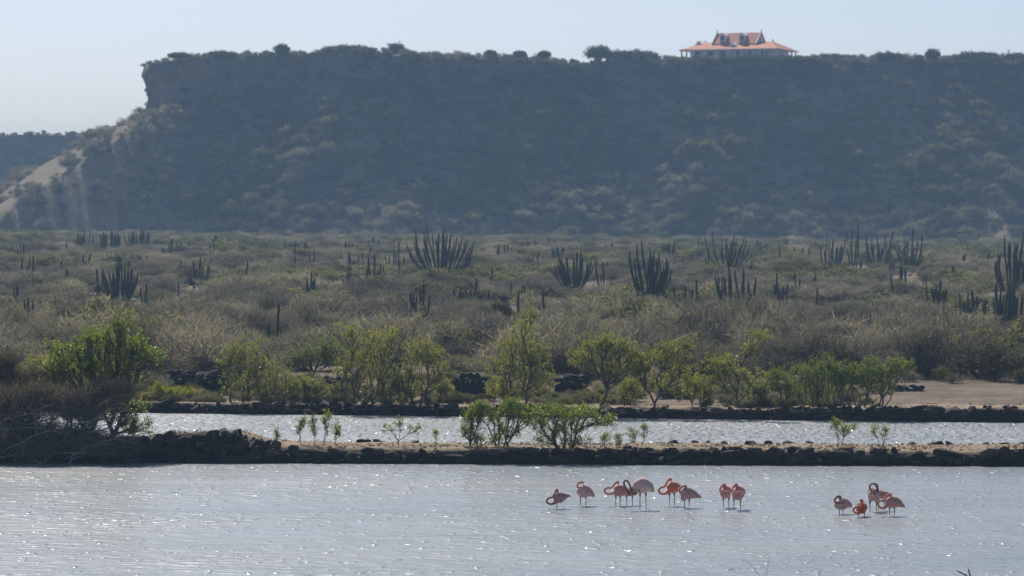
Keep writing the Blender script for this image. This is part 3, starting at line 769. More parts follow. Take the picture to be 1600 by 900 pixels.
tree('rightmost mangrove, bright green crown leaning over a slanting stem', 1368, on_rear(1350, 1.4), [(1372, 578, 30, 22), (1400, 572, 20, 18), (1345, 590, 22, 20), (1375, 605, 26, 16)], 200, 'leaf_soft', 42, roots=[1340, 1350, 1372], per=26, rmax=.06)
# behind the far bank
def back_bush(label, px, py, d, lobes, n, leaf, seed, **kw):
    loc = at(px, py, d); loc.z = float(gz(loc.x, d)) - 0.05
    kw.setdefault('name', 'green_shrub'); kw.setdefault('cat', 'bush'); kw.setdefault('group', 'green shrubs behind the far bank')
    tree(label, px, loc, lobes, n, leaf, seed, **kw)
back_bush('soft green shrub mass behind the leftmost far-bank mangrove', 395, 590, 205, [(385, 545, 45, 26), (410, 570, 40, 20)], 150, 'leaf_soft', 51, per=30, ls=.1, lw=.05, spread=.22)
back_bush('broad soft green shrub left of the many-stemmed mangrove', 490, 590, 204, [(470, 560, 42, 24), (510, 550, 40, 26), (450, 575, 36, 16)], 210, 'leaf_soft', 52, per=30, ls=.1, lw=.05, spread=.22)
back_bush('soft green shrub behind the many-stemmed mangrove', 600, 590, 206, [(590, 560, 40, 24), (625, 565, 34, 20)], 140, 'leaf_soft', 53, per=30, ls=.1, lw=.05, spread=.22)
back_bush('rounded green shrub seen between the vase-shaped and tallest mangroves', 725, 590, 203, [(725, 572, 40, 18), (705, 575, 24, 14), (750, 574, 22, 14)], 150, 'leaf_soft', 54, per=30, ls=.1, lw=.05, spread=.2)
back_bush('bright yellow-green low bush at left in front of ruined wall', 275, 628, 178.5, [(265, 612, 28, 10), (295, 615, 24, 8), (245, 608, 14, 12)], 90, 'leaf_yellow', 55, per=30, spread=.16, ls=.07, lw=.03, name='yellow_bush')
back_bush('pale olive shrub behind the big green tree at the left edge', 60, 610, 190, [(60, 575, 40, 26), (110, 585, 40, 22), (30, 590, 30, 18)], 160, 'leaf_olive', 56, per=24, ls=.1, lw=.05, spread=.22)
back_bush('green and dead-branched tree behind the rightmost mangrove', 1440, 590, 200, [(1450, 562, 34, 18), (1420, 570, 26, 16), (1480, 575, 22, 12)], 130, 'leaf_dark', 57, per=22, ls=.09, lw=.045, name='thorn_tree', cat='tree')
back_bush('low green shrub at the edge of the sandy flat, far right', 1560, 600, 200, [(1560, 588, 30, 12), (1590, 594, 20, 9)], 80, 'leaf_olive', 58, per=26)
back_bush('dark round-crowned tree on the plain behind the tallest mangrove', 780, 545, 245, [(780, 492, 24, 18), (768, 510, 18, 14)], 130, 'leaf_dark', 59, per=30, ls=.13, lw=.07, spread=.25, name='dark_tree', cat='tree', rmax=.14, rtip=.012)
for label, px, py, d, lobes, seed, wood in [
    ('leafless tree with pale forked trunk left of the tallest mangrove', 756, 560, 212, [(745, 505, 24, 16), (765, 500, 22, 18)], 61, 'palewood'),
    ('bleached dead branches arching above the rightmost mangrove', 1385, 590, 197, [(1370, 540, 26, 14), (1410, 535, 30, 12), (1435, 545, 30, 12)], 62, 'palewood'),
    ('bare grey thorn tree on the plain left of the far-bank mangroves', 300, 560, 208, [(300, 520, 34, 20), (330, 530, 24, 14)], 63, 'deadwood')]:
    loc = at(px, py, d); loc.z = float(gz(loc.x, d)) - .05
    tree(label, px, loc, lobes, 70, None, seed, name='dead_tree', bark=wood, rtip=.012, rmax=.09, jit=.2, group='leafless trees on the plain', trunk='branches')

def undergrowth():
    rng = np.random.default_rng(77); n = 1500
    x = rng.uniform(-30, 17.5, n); d = dike_y(x, True) + 1.4 + 15 * rng.random(n) ** 1.3
    keep = fbm(x / 2.2, d / 3, 3, 3) + rng.normal(0, .15, n) > -0.05
    x, d = x[keep], d[keep]; n = len(x)
    s = rng.uniform(0.14, 0.42, n) * np.interp(d - dike_y(x, True), [1, 5, 15], [.7, 1.0, 1.3])
    o = scatter('undergrowth', np.stack([x, d, np.maximum(gz(x, d), 0.40)], -1), np.where(rng.random(n) < .3, rng.integers(0, 4, n), rng.integers(4, 9, n)), rng.uniform(0, 6.28, n), np.stack([s * 1.2, s * 1.2, s], -1))
    tag(o, 'low olive and dry undergrowth between the mangrove stems on the far bank', 'undergrowth')
undergrowth()
for i, (lab, px, back, lob, nn, leaf) in enumerate([
    ('low olive mangrove shrub just right of the leftmost low spreading one', 478, 2.2, [(478, 600, 30, 18), (500, 608, 24, 14)], 90, 'leaf_olive'),
    ('low olive mangrove shrub filling the gap left of the vase-shaped mangrove', 622, 2.0, [(622, 598, 22, 24), (632, 612, 18, 14)], 80, 'leaf_olive'),
    ('low shrub at the right foot of the vase-shaped mangrove', 692, 2.4, [(694, 608, 18, 16)], 45, 'leaf_olive'),
    ('low olive shrub left of the V-stemmed mangrove', 985, 2.4, [(985, 606, 22, 20)], 60, 'leaf_olive'),
    ('low olive shrub right of the V-stemmed mangrove', 1090, 2.2, [(1085, 600, 26, 22), (1105, 610, 20, 16)], 90, 'leaf_olive'),
    ('low green shrub at the foot of the thin-trunked mangrove', 1185, 2.6, [(1185, 608, 24, 18)], 60, 'leaf_soft'),
    ('low shrub at the left foot of the tallest mangrove', 778, 2.6, [(776, 606, 18, 20)], 50, 'leaf_olive')]):
    tree(lab, px, on_rear(px, back), lob, nn, leaf, 150 + i, roots=[px - 8, px, px + 9], name='mangrove_shrub', cat='bush', per=22, rmax=.04)

# front dike
tree('large glossy green mangrove tree standing over the brushwood at left', 150, on_front(150, 3.2), [(165, 530, 42, 24), (188, 508, 16, 12), (130, 555, 48, 28), (205, 550, 38, 30), (170, 585, 62, 28), (95, 580, 30, 24), (235, 562, 18, 14), (175, 630, 50, 26), (205, 665, 26, 20)], 520, 'leaf_green', 71, per=24, ls=.10, lw=.05, spread=.17, rmax=.13, rtip=.009, roots=[140, 150, 165])
tree('upright bushy mangrove, left of the trio on the front dike', 742, on_front(741, 1.6), [(738, 650, 16, 18), (752, 638, 12, 14), (732, 674, 12, 14), (746, 684, 12, 10)], 110, 'leaf_green', 72, roots=[734, 741, 748], per=15, spread=.14, rmax=.04)
tree('middle mangrove of the trio on the front dike, leaning right', 786, on_front(785, 1.5), [(795, 638, 28, 14), (770, 655, 18, 16), (818, 650, 26, 16), (790, 672, 24, 14), (800, 628, 12, 10), (775, 684, 14, 9)], 150, 'leaf_green', 73, roots=[778, 785, 794], per=16, spread=.14, rmax=.05)
tree('umbrella-shaped mangrove, right of the trio on the front dike', 886, on_front(885, 1.1), [(870, 643, 40, 15), (905, 650, 38, 13), (942, 656, 26, 10), (845, 660, 18, 12), (880, 670, 34, 12), (915, 640, 20, 8), (862, 684, 24, 10), (900, 688, 20, 8)], 240, 'leaf_green', 74, per=17, spread=.14, rmax=.07, roots=[878, 885, 893])
sap = [('tiny sapling at the left end of the sandy dike top', 433, 1.5, [(433, 680, 6, 13)], 12),
       ('slender sapling, left of the cluster of four on the dike', 470, 1.8, [(468, 668, 7, 20), (476, 660, 6, 16)], 26),
       ('slender tall sapling, second of the cluster of four on the dike', 490, 1.7, [(490, 665, 8, 22)], 24),
       ('slender leafy sapling, third of the cluster of four on the dike', 508, 1.5, [(508, 660, 8, 24), (514, 650, 6, 10)], 28),
       ('slender sapling, rightmost of the cluster of four on the dike', 524, 1.5, [(526, 672, 8, 20)], 24),
       ('sparse fan-shaped sapling standing alone between cluster and trio', 622, 1.6, [(608, 668, 12, 12), (624, 664, 8, 18), (645, 668, 14, 12)], 30),
       ('tiny sapling with few leaves left of the mangrove trio', 681, 1.9, [(681, 678, 4, 10)], 9),
       ('small sapling under the right end of the umbrella mangrove', 946, 1.6, [(946, 684, 9, 12)], 16),
       ('small thin sapling right of the umbrella mangrove', 966, 1.6, [(966, 686, 8, 12)], 14),
       ('sparse sapling, rightmost of those beside the umbrella mangrove', 1000, 1.4, [(990, 680, 12, 14), (1006, 672, 8, 18)], 28),
       ('leafy sapling, left of the pair toward the right end of dike', 1312, 1.6, [(1304, 662, 10, 14), (1318, 672, 16, 16), (1332, 668, 8, 10)], 48),
       ('sparse sapling, right of the pair toward the right end of dike', 1374, 1.4, [(1366, 674, 10, 12), (1384, 676, 12, 10)], 24)]
for i, (lab, px, back, lob, n) in enumerate(sap):
    tree(lab, px, on_front(px, back), lob, n, 'leaf_green' if i % 3 else 'leaf_olive', 80 + i, name='mangrove_sapling', per=9, spread=.10, ls=.085, lw=.036, rmax=.018, rtip=.005, trunk='stem', crown='foliage', cat='sapling', group='young mangroves on the front dike')
tree('small yellow weed tuft on the stones at left of dike', 272, on_front(271, 1.0), [(272, 676, 7, 4)], 14, 'leaf_yellow', 97, name='yellow_weed', cat='weed', per=14, spread=.07, ls=.05, lw=.02, rmax=.01, trunk='stem', crown='foliage', group=None)

# dead brushwood at the left end of the front dike
def brush(label, px, back, lobes, n, seed, rx):
    rng = np.random.default_rng(seed); loc = on_front(px, back); loc.z = max(0.0, loc.z - 0.4 if back > 0 else -0.05)
    bx, by = proj(loc); s = FPX / loc.y
    L = [((x - bx) / s, (by - y) / s, a / s, b / s) for x, y, a, b in lobes]
    pts = lobe_points(L, int(n * 1.9), rng, 0.7, 0.1); pts = pts[pts[:, 2] > 0.02]
    P0, P1, R0, R1 = grow(pts, [((r - bx) / s, rng.uniform(-.4, .4), -.05) for r in rx], rng, jit=0.22, rtip=.012, rmax=.07, pen=.3)
    t = thing('dead_shrub', label, 'brushwood', loc, 0, 'dead brushwood at the end of the dike')
    V, F = tubes(P0, P1, R0, R1, 4); obj('branches', mesh_np('branches', V, F, M['deadwood'], smooth=True), t)
    V, F, T = blades(pts, 22, 0.28, 0.55, 0.024, rng, 0.05, (0, 0, 0), 0.9, True)
    obj('twigs', mesh_np('twigs', V, F, M['brush_twig'], T), t)
    span = max(l[0] + l[2] for l in L) - min(l[0] - l[2] for l in L); x0 = min(l[0] - l[2] for l in L); top = max(l[1] + l[3] for l in L)
    for q in range(16):
        a = np.array([x0 + span * rng.uniform(0, .75), rng.uniform(-.9, .1), rng.uniform(0.05, top * .5)]); ln_ = rng.uniform(1.0, 2.6); up_ = rng.uniform(-.05, .45)
        S = spline(np.array([a, a + [ln_ * .35, -.1, ln_ * up_ * .6], a + [ln_ * .7, rng.uniform(-.3, .2), ln_ * up_ * .8 + .05], a + [ln_, rng.uniform(-.4, .3), ln_ * up_ * .7 - .05]]), 4)
        R_ = np.linspace(.028, .008, len(S)); V, F = tubes(S[:-1], S[1:], R_[:-1], R_[1:], 5)
        obj('bough', mesh_np('bough', V, F, M['palewood' if q % 2 else 'deadwood'], smooth=True), t)
brush('dense tangle of dead grey branches at the left frame edge', 30, 0.6, [(20, 640, 60, 36), (60, 620, 60, 22), (40, 680, 70, 30), (-30, 650, 50, 40)], 330, 201, [-20, 20, 50])
brush('dead branches sweeping right below the large green mangrove', 120, 1.0, [(120, 640, 60, 24), (170, 615, 55, 14), (130, 690, 60, 22)], 260, 202, [90, 120, 150])
brush('low dead twigs spilling over the stones toward the water', 95, -0.2, [(60, 702, 70, 14), (140, 700, 70, 14), (10, 705, 50, 14), (195, 700, 30, 12)], 260, 203, [20, 70, 110, 160])
brush('upper arching dead branches behind the tangle at left edge', 20, 3.4, [(10, 600, 60, 22), (60, 596, 50, 16), (0, 570, 40, 18)], 190, 204, [-10, 20, 45])

# sticks standing in the near water
def stick(label, segs, d, mat, r):
    a = at(segs[0][0][0], segs[0][0][1], d); t = thing('drowned_branch', label, 'branch', (a.x, d, 0.0), 0, 'sticks in the near water')
    for s in segs:
        P = np.array([at(x, y, d) - Vector((a.x, d, 0)) for x, y in s]); k = len(P)
        R = np.linspace(r, r * 0.5, k); V, F = tubes(P[:-1], P[1:], R[:-1], R[1:], 6)
        obj('branch', mesh_np('branch', V, F, mat, smooth=True), t)
stick('thin grey forked twig rising at the bottom edge, right of centre', [[(1196, 912), (1198, 895), (1201, 878), (1202, 868)], [(1196, 912), (1184, 896), (1170, 880), (1156, 872)]], 96.5, M['deadwood'], .007)
stick('short black stump of branch at the bottom right corner', [[(1522, 912), (1516, 900), (1513, 889)], [(1520, 908), (1508, 898), (1495, 892)]], 96.5, M['blackwood'], .03)

# ------------------------------------------------------------------ cacti
def cactus_arm(base, out, H, r, rng, bow):
    """one ribbed column: leaves the base, swings outward, then stands up"""
    k = 8; n = 9; V = []; F = []
    bx, by = base; ox, oy = out
    lean = rng.normal(0, .085, 2); kink = rng.uniform(0.25, 0.7); kv = rng.normal(0, .10, 2)
    for i in range(n):
        t = i / (n - 1)
        e = 1 - (1 - min(1, t * bow * 0.72)) ** 1.7; e /= 1 - (1 - min(1, bow * 0.72)) ** 1.7
        cx = bx + (ox - bx) * e + lean[0] * t * H * .5; cy = by + (oy - by) * e + lean[1] * t * H * .5; cz = H * t
        cx += kv[0] * max(0, t - kink) * H * .5; cy += kv[1] * max(0, t - kink) * H * .5
        rr = r * (0.8 + 0.25 * math.sin(t * 2.6)) * (1 if i < n - 1 else 0.45) * (1 + 0.05 * math.sin(i * 2.1 + bx * 9))
        for j in range(k):
            a = 2 * math.pi * j / k; q = rr * (1.12 if j % 2 else 0.86)
            V.append((cx + q * math.cos(a), cy + q * math.sin(a), cz - 0.15))
    for i in range(n - 1):
        for j in range(k): F.append((i * k + j, i * k + (j + 1) % k, (i + 1) * k + (j + 1) % k, (i + 1) * k + j))
    V.append((cx, cy, cz - 0.15 + rr * .5))
    for j in range(k): F.append(((n - 1) * k + j, (n - 1) * k + (j + 1) % k, n * k))
    return mesh_py('stem', V, F, M['cactus'], True)

CACTI = []
def cactus(label, xa, xb, ytop, ybase, n, seed, tops=None, spread=0.4, bow=1.6, group=None, drop=6, low=0.45, r=None, dmax=760):
    """candelabra cactus between photo columns xa..xb. tops: outline of the arm tips as (px,py)"""
    rng = np.random.default_rng(seed); mid = (xa + xb) / 2
    g = ground_at(mid, ybase + drop, hi=dmax); s = FPX / g.y
    t = thing('candelabra_cactus', label, 'cactus', tuple(g), 0, group)
    W = (xb - xa) / s / 2; CACTI.append((g.x, g.y, W)); Hm = (ybase + drop - ytop) / s
    r = r or (0.085 if n > 8 else 0.095)
    n = int(n * 1.5) if n > 8 else n
    arms = []
    if tops:
        for px, py in tops: arms.append(((px - mid) / s, (ybase + drop - py) / s))
    for i in range(n - len(arms)):
        x = rng.uniform(-1, 1); arms.append((x * W * .92, Hm * rng.uniform(low, .92) * (1 - .25 * abs(x))))
    for x, h in arms:
        y = rng.uniform(-1, 1) * min(W, 1.6) * .8
        b = (x * spread * 0.8 + rng.normal(0, .08), y * spread)
        obj('stem', cactus_arm(b, (x, y), max(.6, h), r * rng.uniform(.85, 1.2), rng, bow), t)

cactus('three-column cactus standing alone near the left edge', 40, 54, 461, 522, 3, 301, [(41, 466), (47, 461), (53, 466)], .7)
cactus('dark dense cactus clump, largest on the left of the plain', 158, 216, 398, 464, 20, 302, [(186, 397), (193, 402), (207, 420), (214, 424), (178, 421), (165, 432)], .55)
cactus('single tall cactus column just left of the dense left clump', 150, 156, 417, 456, 1, 303, [(153, 417)], 1)
cactus('short lone cactus column far left of the dense left clump', 137, 143, 438, 457, 1, 304, [(140, 438)], 1)
cactus('small cactus pair right below the dense left clump', 219, 231, 440, 469, 3, 305, [(221, 446), (229, 440)], .8)
cactus('low cluster of faint cactus columns right of the dense left clump', 266, 290, 458, 478, 5, 306, None, .8)
cactus('cactus with four close columns and one leaning right, left half', 296, 326, 400, 440, 6, 307, [(305, 404), (310, 400), (297, 416), (325, 411), (314, 408)], .6)
cactus('slim cactus pair above and left of the dense left clump', 122, 140, 394, 421, 4, 308, [(130, 396), (138, 394)], .7)
cactus('small blocky cactus clump near the left edge', 26, 56, 397, 430, 8, 309, [(52, 397), (45, 400), (31, 398)], .8)
cactus('short cactus row above the dense left clump', 204, 231, 394, 412, 7, 310, [(207, 396), (229, 397), (217, 398)], .9)
cactus('tall slim cactus column with short partner, left of centre', 458, 470, 375, 405, 2, 311, [(460, 375), (467, 391)], 1)
cactus('short thick cactus stub right of the tall slim column', 482, 494, 390, 408, 2, 312, [(491, 390), (483, 396)], 1)
cactus('small three-column cactus low in the scrub left of centre', 479, 494, 422, 456, 4, 313, [(487, 422), (481, 432), (492, 432)], .7)
cactus('two thin cactus columns left of the small branched cactus', 530, 550, 410, 436, 3, 314, [(543, 411), (548, 413), (534, 425)], .9)
cactus('small branched cactus just left of the giant one', 569, 600, 395, 444, 7, 315, [(575, 397), (588, 395), (571, 416), (598, 412), (579, 424), (593, 425)], .55)
cactus('pair of cactus columns above the small branched cactus', 558, 570, 393, 412, 2, 316, [(560, 397), (567, 393)], 1)
cactus('row of short cactus columns adjoining the giant on its left', 602, 634, 385, 415, 7, 317, [(604, 397), (614, 388), (624, 376), (620, 392), (608, 398)], .9)
cactus('giant many-armed cactus, widest on the plain, left of centre', 632, 746, 346, 424, 34, 318, [(645, 357), (663, 360), (672, 345), (690, 350), (684, 362), (702, 372), (713, 368), (728, 370), (637, 378), (741, 402), (745, 406), (652, 385), (735, 404), (678, 362), (696, 366)], .5, 1.3, low=.4)
cactus('vase-shaped cactus with one tall arm, above the vase-shaped mangrove', 634, 673, 434, 512, 11, 319, [(638, 452), (664, 434), (671, 457), (648, 458), (635, 478)], .25, 1.5)
cactus('low cactus with one arm leaning right, right of the vase-shaped one', 708, 744, 432, 478, 6, 320, [(710, 449), (720, 450), (743, 432), (716, 460)], .7)
cactus('two thin upright cactus columns right of the giant', 764, 774, 412, 440, 2, 321, [(770, 415), (766, 428)], 1)
cactus('faint row of four short cactus columns right of the giant', 824, 842, 391, 415, 5, 322, [(826, 396), (840, 392), (833, 400)], .9)
cactus('thin lone cactus column beside the top of the tallest mangrove', 804, 812, 450, 490, 1, 323, [(808, 451)], 1)
cactus('thin lone cactus column between tallest and round-crowned mangroves', 846, 852, 447, 492, 1, 324, [(849, 447)], 1)
cactus('bowl-shaped cactus on a short trunk, left of the great vase cactus', 868, 926, 379, 452, 20, 325, [(874, 382), (906, 387), (868, 416), (924, 404), (886, 400), (902, 390), (872, 402), (919, 410), (880, 398)], .22, 1.5, low=.6)
cactus('three-armed cactus between the bowl-shaped and great vase cacti', 930, 958, 400, 446, 5, 326, [(931, 401), (946, 406), (957, 430), (938, 425)], .6)
cactus('great vase-shaped cactus with many close arms, centre right', 984, 1050, 372, 474, 26, 327, [(984, 390), (995, 381), (1007, 374), (1029, 400), (1048, 418), (990, 400), (1012, 398), (1020, 410), (1040, 424), (1002, 408)], .25, 1.5, low=.55)
cactus('fan-shaped cactus with long arms leaning right, upper right of centre', 1098, 1174, 360, 417, 16, 328, [(1098, 368), (1110, 360), (1125, 372), (1148, 364), (1163, 364), (1165, 372), (1174, 394), (1140, 374), (1116, 390)], .35, 1.3, low=.5)
cactus('narrow upright cactus below the fan-shaped one', 1118, 1148, 412, 482, 9, 329, [(1147, 405), (1120, 428), (1126, 428), (1140, 425), (1133, 440)], .45)
cactus('thin-armed cactus right of the narrow upright one', 1146, 1182, 415, 488, 9, 330, [(1152, 418), (1163, 416), (1181, 430), (1148, 462), (1170, 440)], .4)
cactus('row of short thin cactus columns right of the great vase cactus', 1054, 1102, 434, 476, 14, 331, [(1056, 445), (1072, 443), (1089, 434), (1083, 448), (1099, 452)], .95)
cactus('single cactus stub between great vase and fan-shaped cacti', 1048, 1054, 387, 409, 1, 332, [(1051, 388)], 1)
cactus('left group of the long cactus row at upper right', 1279, 1320, 362, 410, 11, 333, [(1281, 382), (1288, 365), (1317, 361), (1301, 384), (1311, 384)], .8)
cactus('tallest close pair of columns in the cactus row at upper right', 1324, 1346, 346, 414, 7, 334, [(1330, 354), (1340, 347), (1326, 400), (1336, 372)], .7)
cactus('spreading cactus right of the tallest pair, upper right row', 1344, 1398, 354, 415, 16, 335, [(1351, 366), (1374, 364), (1395, 355), (1380, 364), (1393, 372), (1360, 372), (1386, 376)], .4, 1.4, low=.4)
cactus('rightmost fan of arms in the cactus row at upper right', 1396, 1446, 355, 413, 12, 336, [(1422, 357), (1427, 355), (1443, 364), (1411, 368), (1404, 384), (1447, 405)], .5, 1.4)
cactus('compact block of short cactus columns above the dead branches, right', 1352, 1382, 484, 520, 9, 337, [(1360, 486), (1375, 484), (1367, 488), (1379, 500)], .85)
cactus('thin grey-armed cactus at right, left of the tall edge group', 1448, 1486, 432, 500, 9, 338, [(1465, 433), (1450, 447), (1458, 445), (1469, 450)], .6)
cactus('group of straight thin cactus columns near the right edge', 1494, 1546, 448, 505, 12, 339, [(1521, 450), (1500, 456), (1510, 454), (1538, 463), (1530, 460)], .9)
cactus('tall dark cactus mass at the right frame edge', 1552, 1612, 360, 452, 26, 340, [(1553, 390), (1574, 365), (1598, 362), (1560, 392), (1586, 376), (1606, 366), (1580, 384)], .6, low=.6)
cactus('lower cactus with thick base at the right edge below the dark mass', 1550, 1604, 434, 522, 14, 341, [(1553, 438), (1568, 452), (1596, 455), (1580, 446), (1562, 448)], .5, low=.6)
cactus('lone slim cactus column above the leftmost far-bank mangroves', 427, 436, 471, 543, 1, 342, [(431, 471)], 1)
cactus('shorter stub beside the lone slim column above the mangroves', 414, 420, 500, 543, 1, 343, [(417, 501)], 1)
far_lab = ['left of three hazy far cactus clumps at upper left', 'middle of three hazy far cactus clumps at upper left', 'right of three hazy far cactus clumps at upper left', 'faint small cactus group right of the upper left clumps',
    'faint cactus row at the hill foot, left of the slim column', 'faint short cactus stubs at the hill foot near the slim column', 'faint cactus stubs directly left of the tall slim column', 'hazy low cactus group right of the tall slim column',
    'hazy cactus group above the two thin columns', 'hazy cactus group above the small branched cactus', 'hazy cactus group touching the giant cactus on its upper left', 'hazy upright cactus group right of the giant cactus',
    'widest hazy cactus row right of the giant cactus', 'hazy cactus columns behind the left of the bowl-shaped cactus', 'hazy stubs behind the three-armed cactus', 'hazy stubs just left of the great vase cactus top',
    'hazy wide cactus group right of the great vase cactus top', 'faint stubs right of the fan-shaped cactus', 'faint cactus group left of the upper right row', 'faint tiny stub right of the upper right row', 'faint cactus group left of the dark right edge mass']
for i, (xa, xb, yt, yb, n) in enumerate([(120, 146, 352, 384, 9), (156, 190, 350, 390, 12), (194, 238, 350, 386, 14), (262, 284, 366, 392, 5), (330, 360, 358, 382, 7), (405, 416, 368, 386, 4),
        (446, 458, 372, 388, 4), (495, 520, 376, 392, 6), (535, 560, 372, 390, 7), (574, 598, 366, 386, 7), (606, 628, 368, 388, 6), (775, 800, 372, 402, 8), (812, 850, 368, 392, 10),
        (862, 880, 372, 402, 6), (918, 932, 376, 392, 5), (942, 960, 374, 392, 6), (1030, 1070, 372, 402, 10), (1180, 1190, 374, 400, 4), (1250, 1268, 380, 402, 5), (1465, 1470, 378, 392, 3), (1530, 1550, 388, 408, 5)]):
    cactus(far_lab[i], xa, xb, yt, yb, n, 400 + i, None, .9, group='far cacti at the foot of the hill', drop=4, low=.6, r=.11, dmax=640)

crng = random.Random(9)
for i in range(84):
    px = crng.uniform(10, 1590); py = 386 + 95 * crng.random() ** 1.6; h = (py - 325) * crng.uniform(.22, .42); w = crng.uniform(3, 16)
    where = next(m for q, m in [(130, 'at far left'), (300, 'around the dense left clump'), (450, 'left of the tall slim column'), (620, 'left of the giant cactus'), (760, 'around the giant cactus'), (870, 'right of the giant cactus'),
        (980, 'around the bowl-shaped cactus'), (1090, 'around the great vase cactus'), (1200, 'around the fan-shaped cactus'), (1290, 'left of the upper right row'), (1450, 'below the upper right row'), (9999, 'near the right edge')] if px < q)
    cactus('small dark cactus stub scattered in the scrub ' + where, px - w / 2, px + w / 2, py - h, py, crng.choice([1, 2, 2, 3, 4]), 600 + i, None, .9, group='small cacti scattered over the plain', drop=5, low=.6, r=.085)

plain_growth()

# ------------------------------------------------------------------ flamingos
ZS = 1246 / 90.0
def flesh_mat():
    k = Nodes('flamingo_plumage'); a = k.add('ShaderNodeAttribute', attribute_name='plume')
    n = k.noise(k.coord('Object', (1, 1, 2.2)), 22, 5, 0.7)
    c = k.mix(1.0, a.outputs['Color'], k.ramp(n, [(0.3, (0.72, 0.70, 0.70)), (0.7, (1.18, 1.18, 1.18))]), 'MULTIPLY')
    k.link(c, k.b.inputs['Base Color']); k.b.inputs['Roughness'].default_value = 0.75; k.b.inputs['Specular IOR Level'].default_value = 0.2
    k.b.inputs['Sheen Weight'].default_value = 0.4
    k.bump(n, 0.012)
    return k.m
M['plumage'] = flesh_mat()
M['beak'] = plain_mat('flamingo_beak', (0.05, 0.04, 0.04), 0.5, 0.3, 10)

def loft(S, k, flat=1.0):
    """closed tube along samples (x,y,z,r); flat squeezes it sideways"""
    C = S[:, :3]; T = np.gradient(C, axis=0); T /= np.maximum(np.linalg.norm(T, axis=1, keepdims=True), 1e-6)
    upv = np.array([0, 0, 1.0]); V = []; F = []; frames = []
    prev = None
    for i in range(len(C)):
        t = T[i]
        if prev is None:
            s = np.cross(t, upv) if abs(t[2]) < 0.95 else np.cross(t, [0, 1.0, 0])
        else:
            s = prev - t * np.dot(prev, t)
        s /= np.linalg.norm(s); prev = s; u = np.cross(s, t)
        frames.append((s, u))
        for j in range(k):
            a = 2 * math.pi * j / k
            V.append(C[i] + (s * math.cos(a) * flat + u * math.sin(a)) * max(S[i, 3], 0.004))
    n = len(C)
    for i in range(n - 1):
        for j in range(k): F.append((i * k + j, i * k + (j + 1) % k, (i + 1) * k + (j + 1) % k, (i + 1) * k + j))
    F.append(tuple(range(k))[::-1]); F.append(tuple((n - 1) * k + j for j in range(k)))
    return V, F, frames

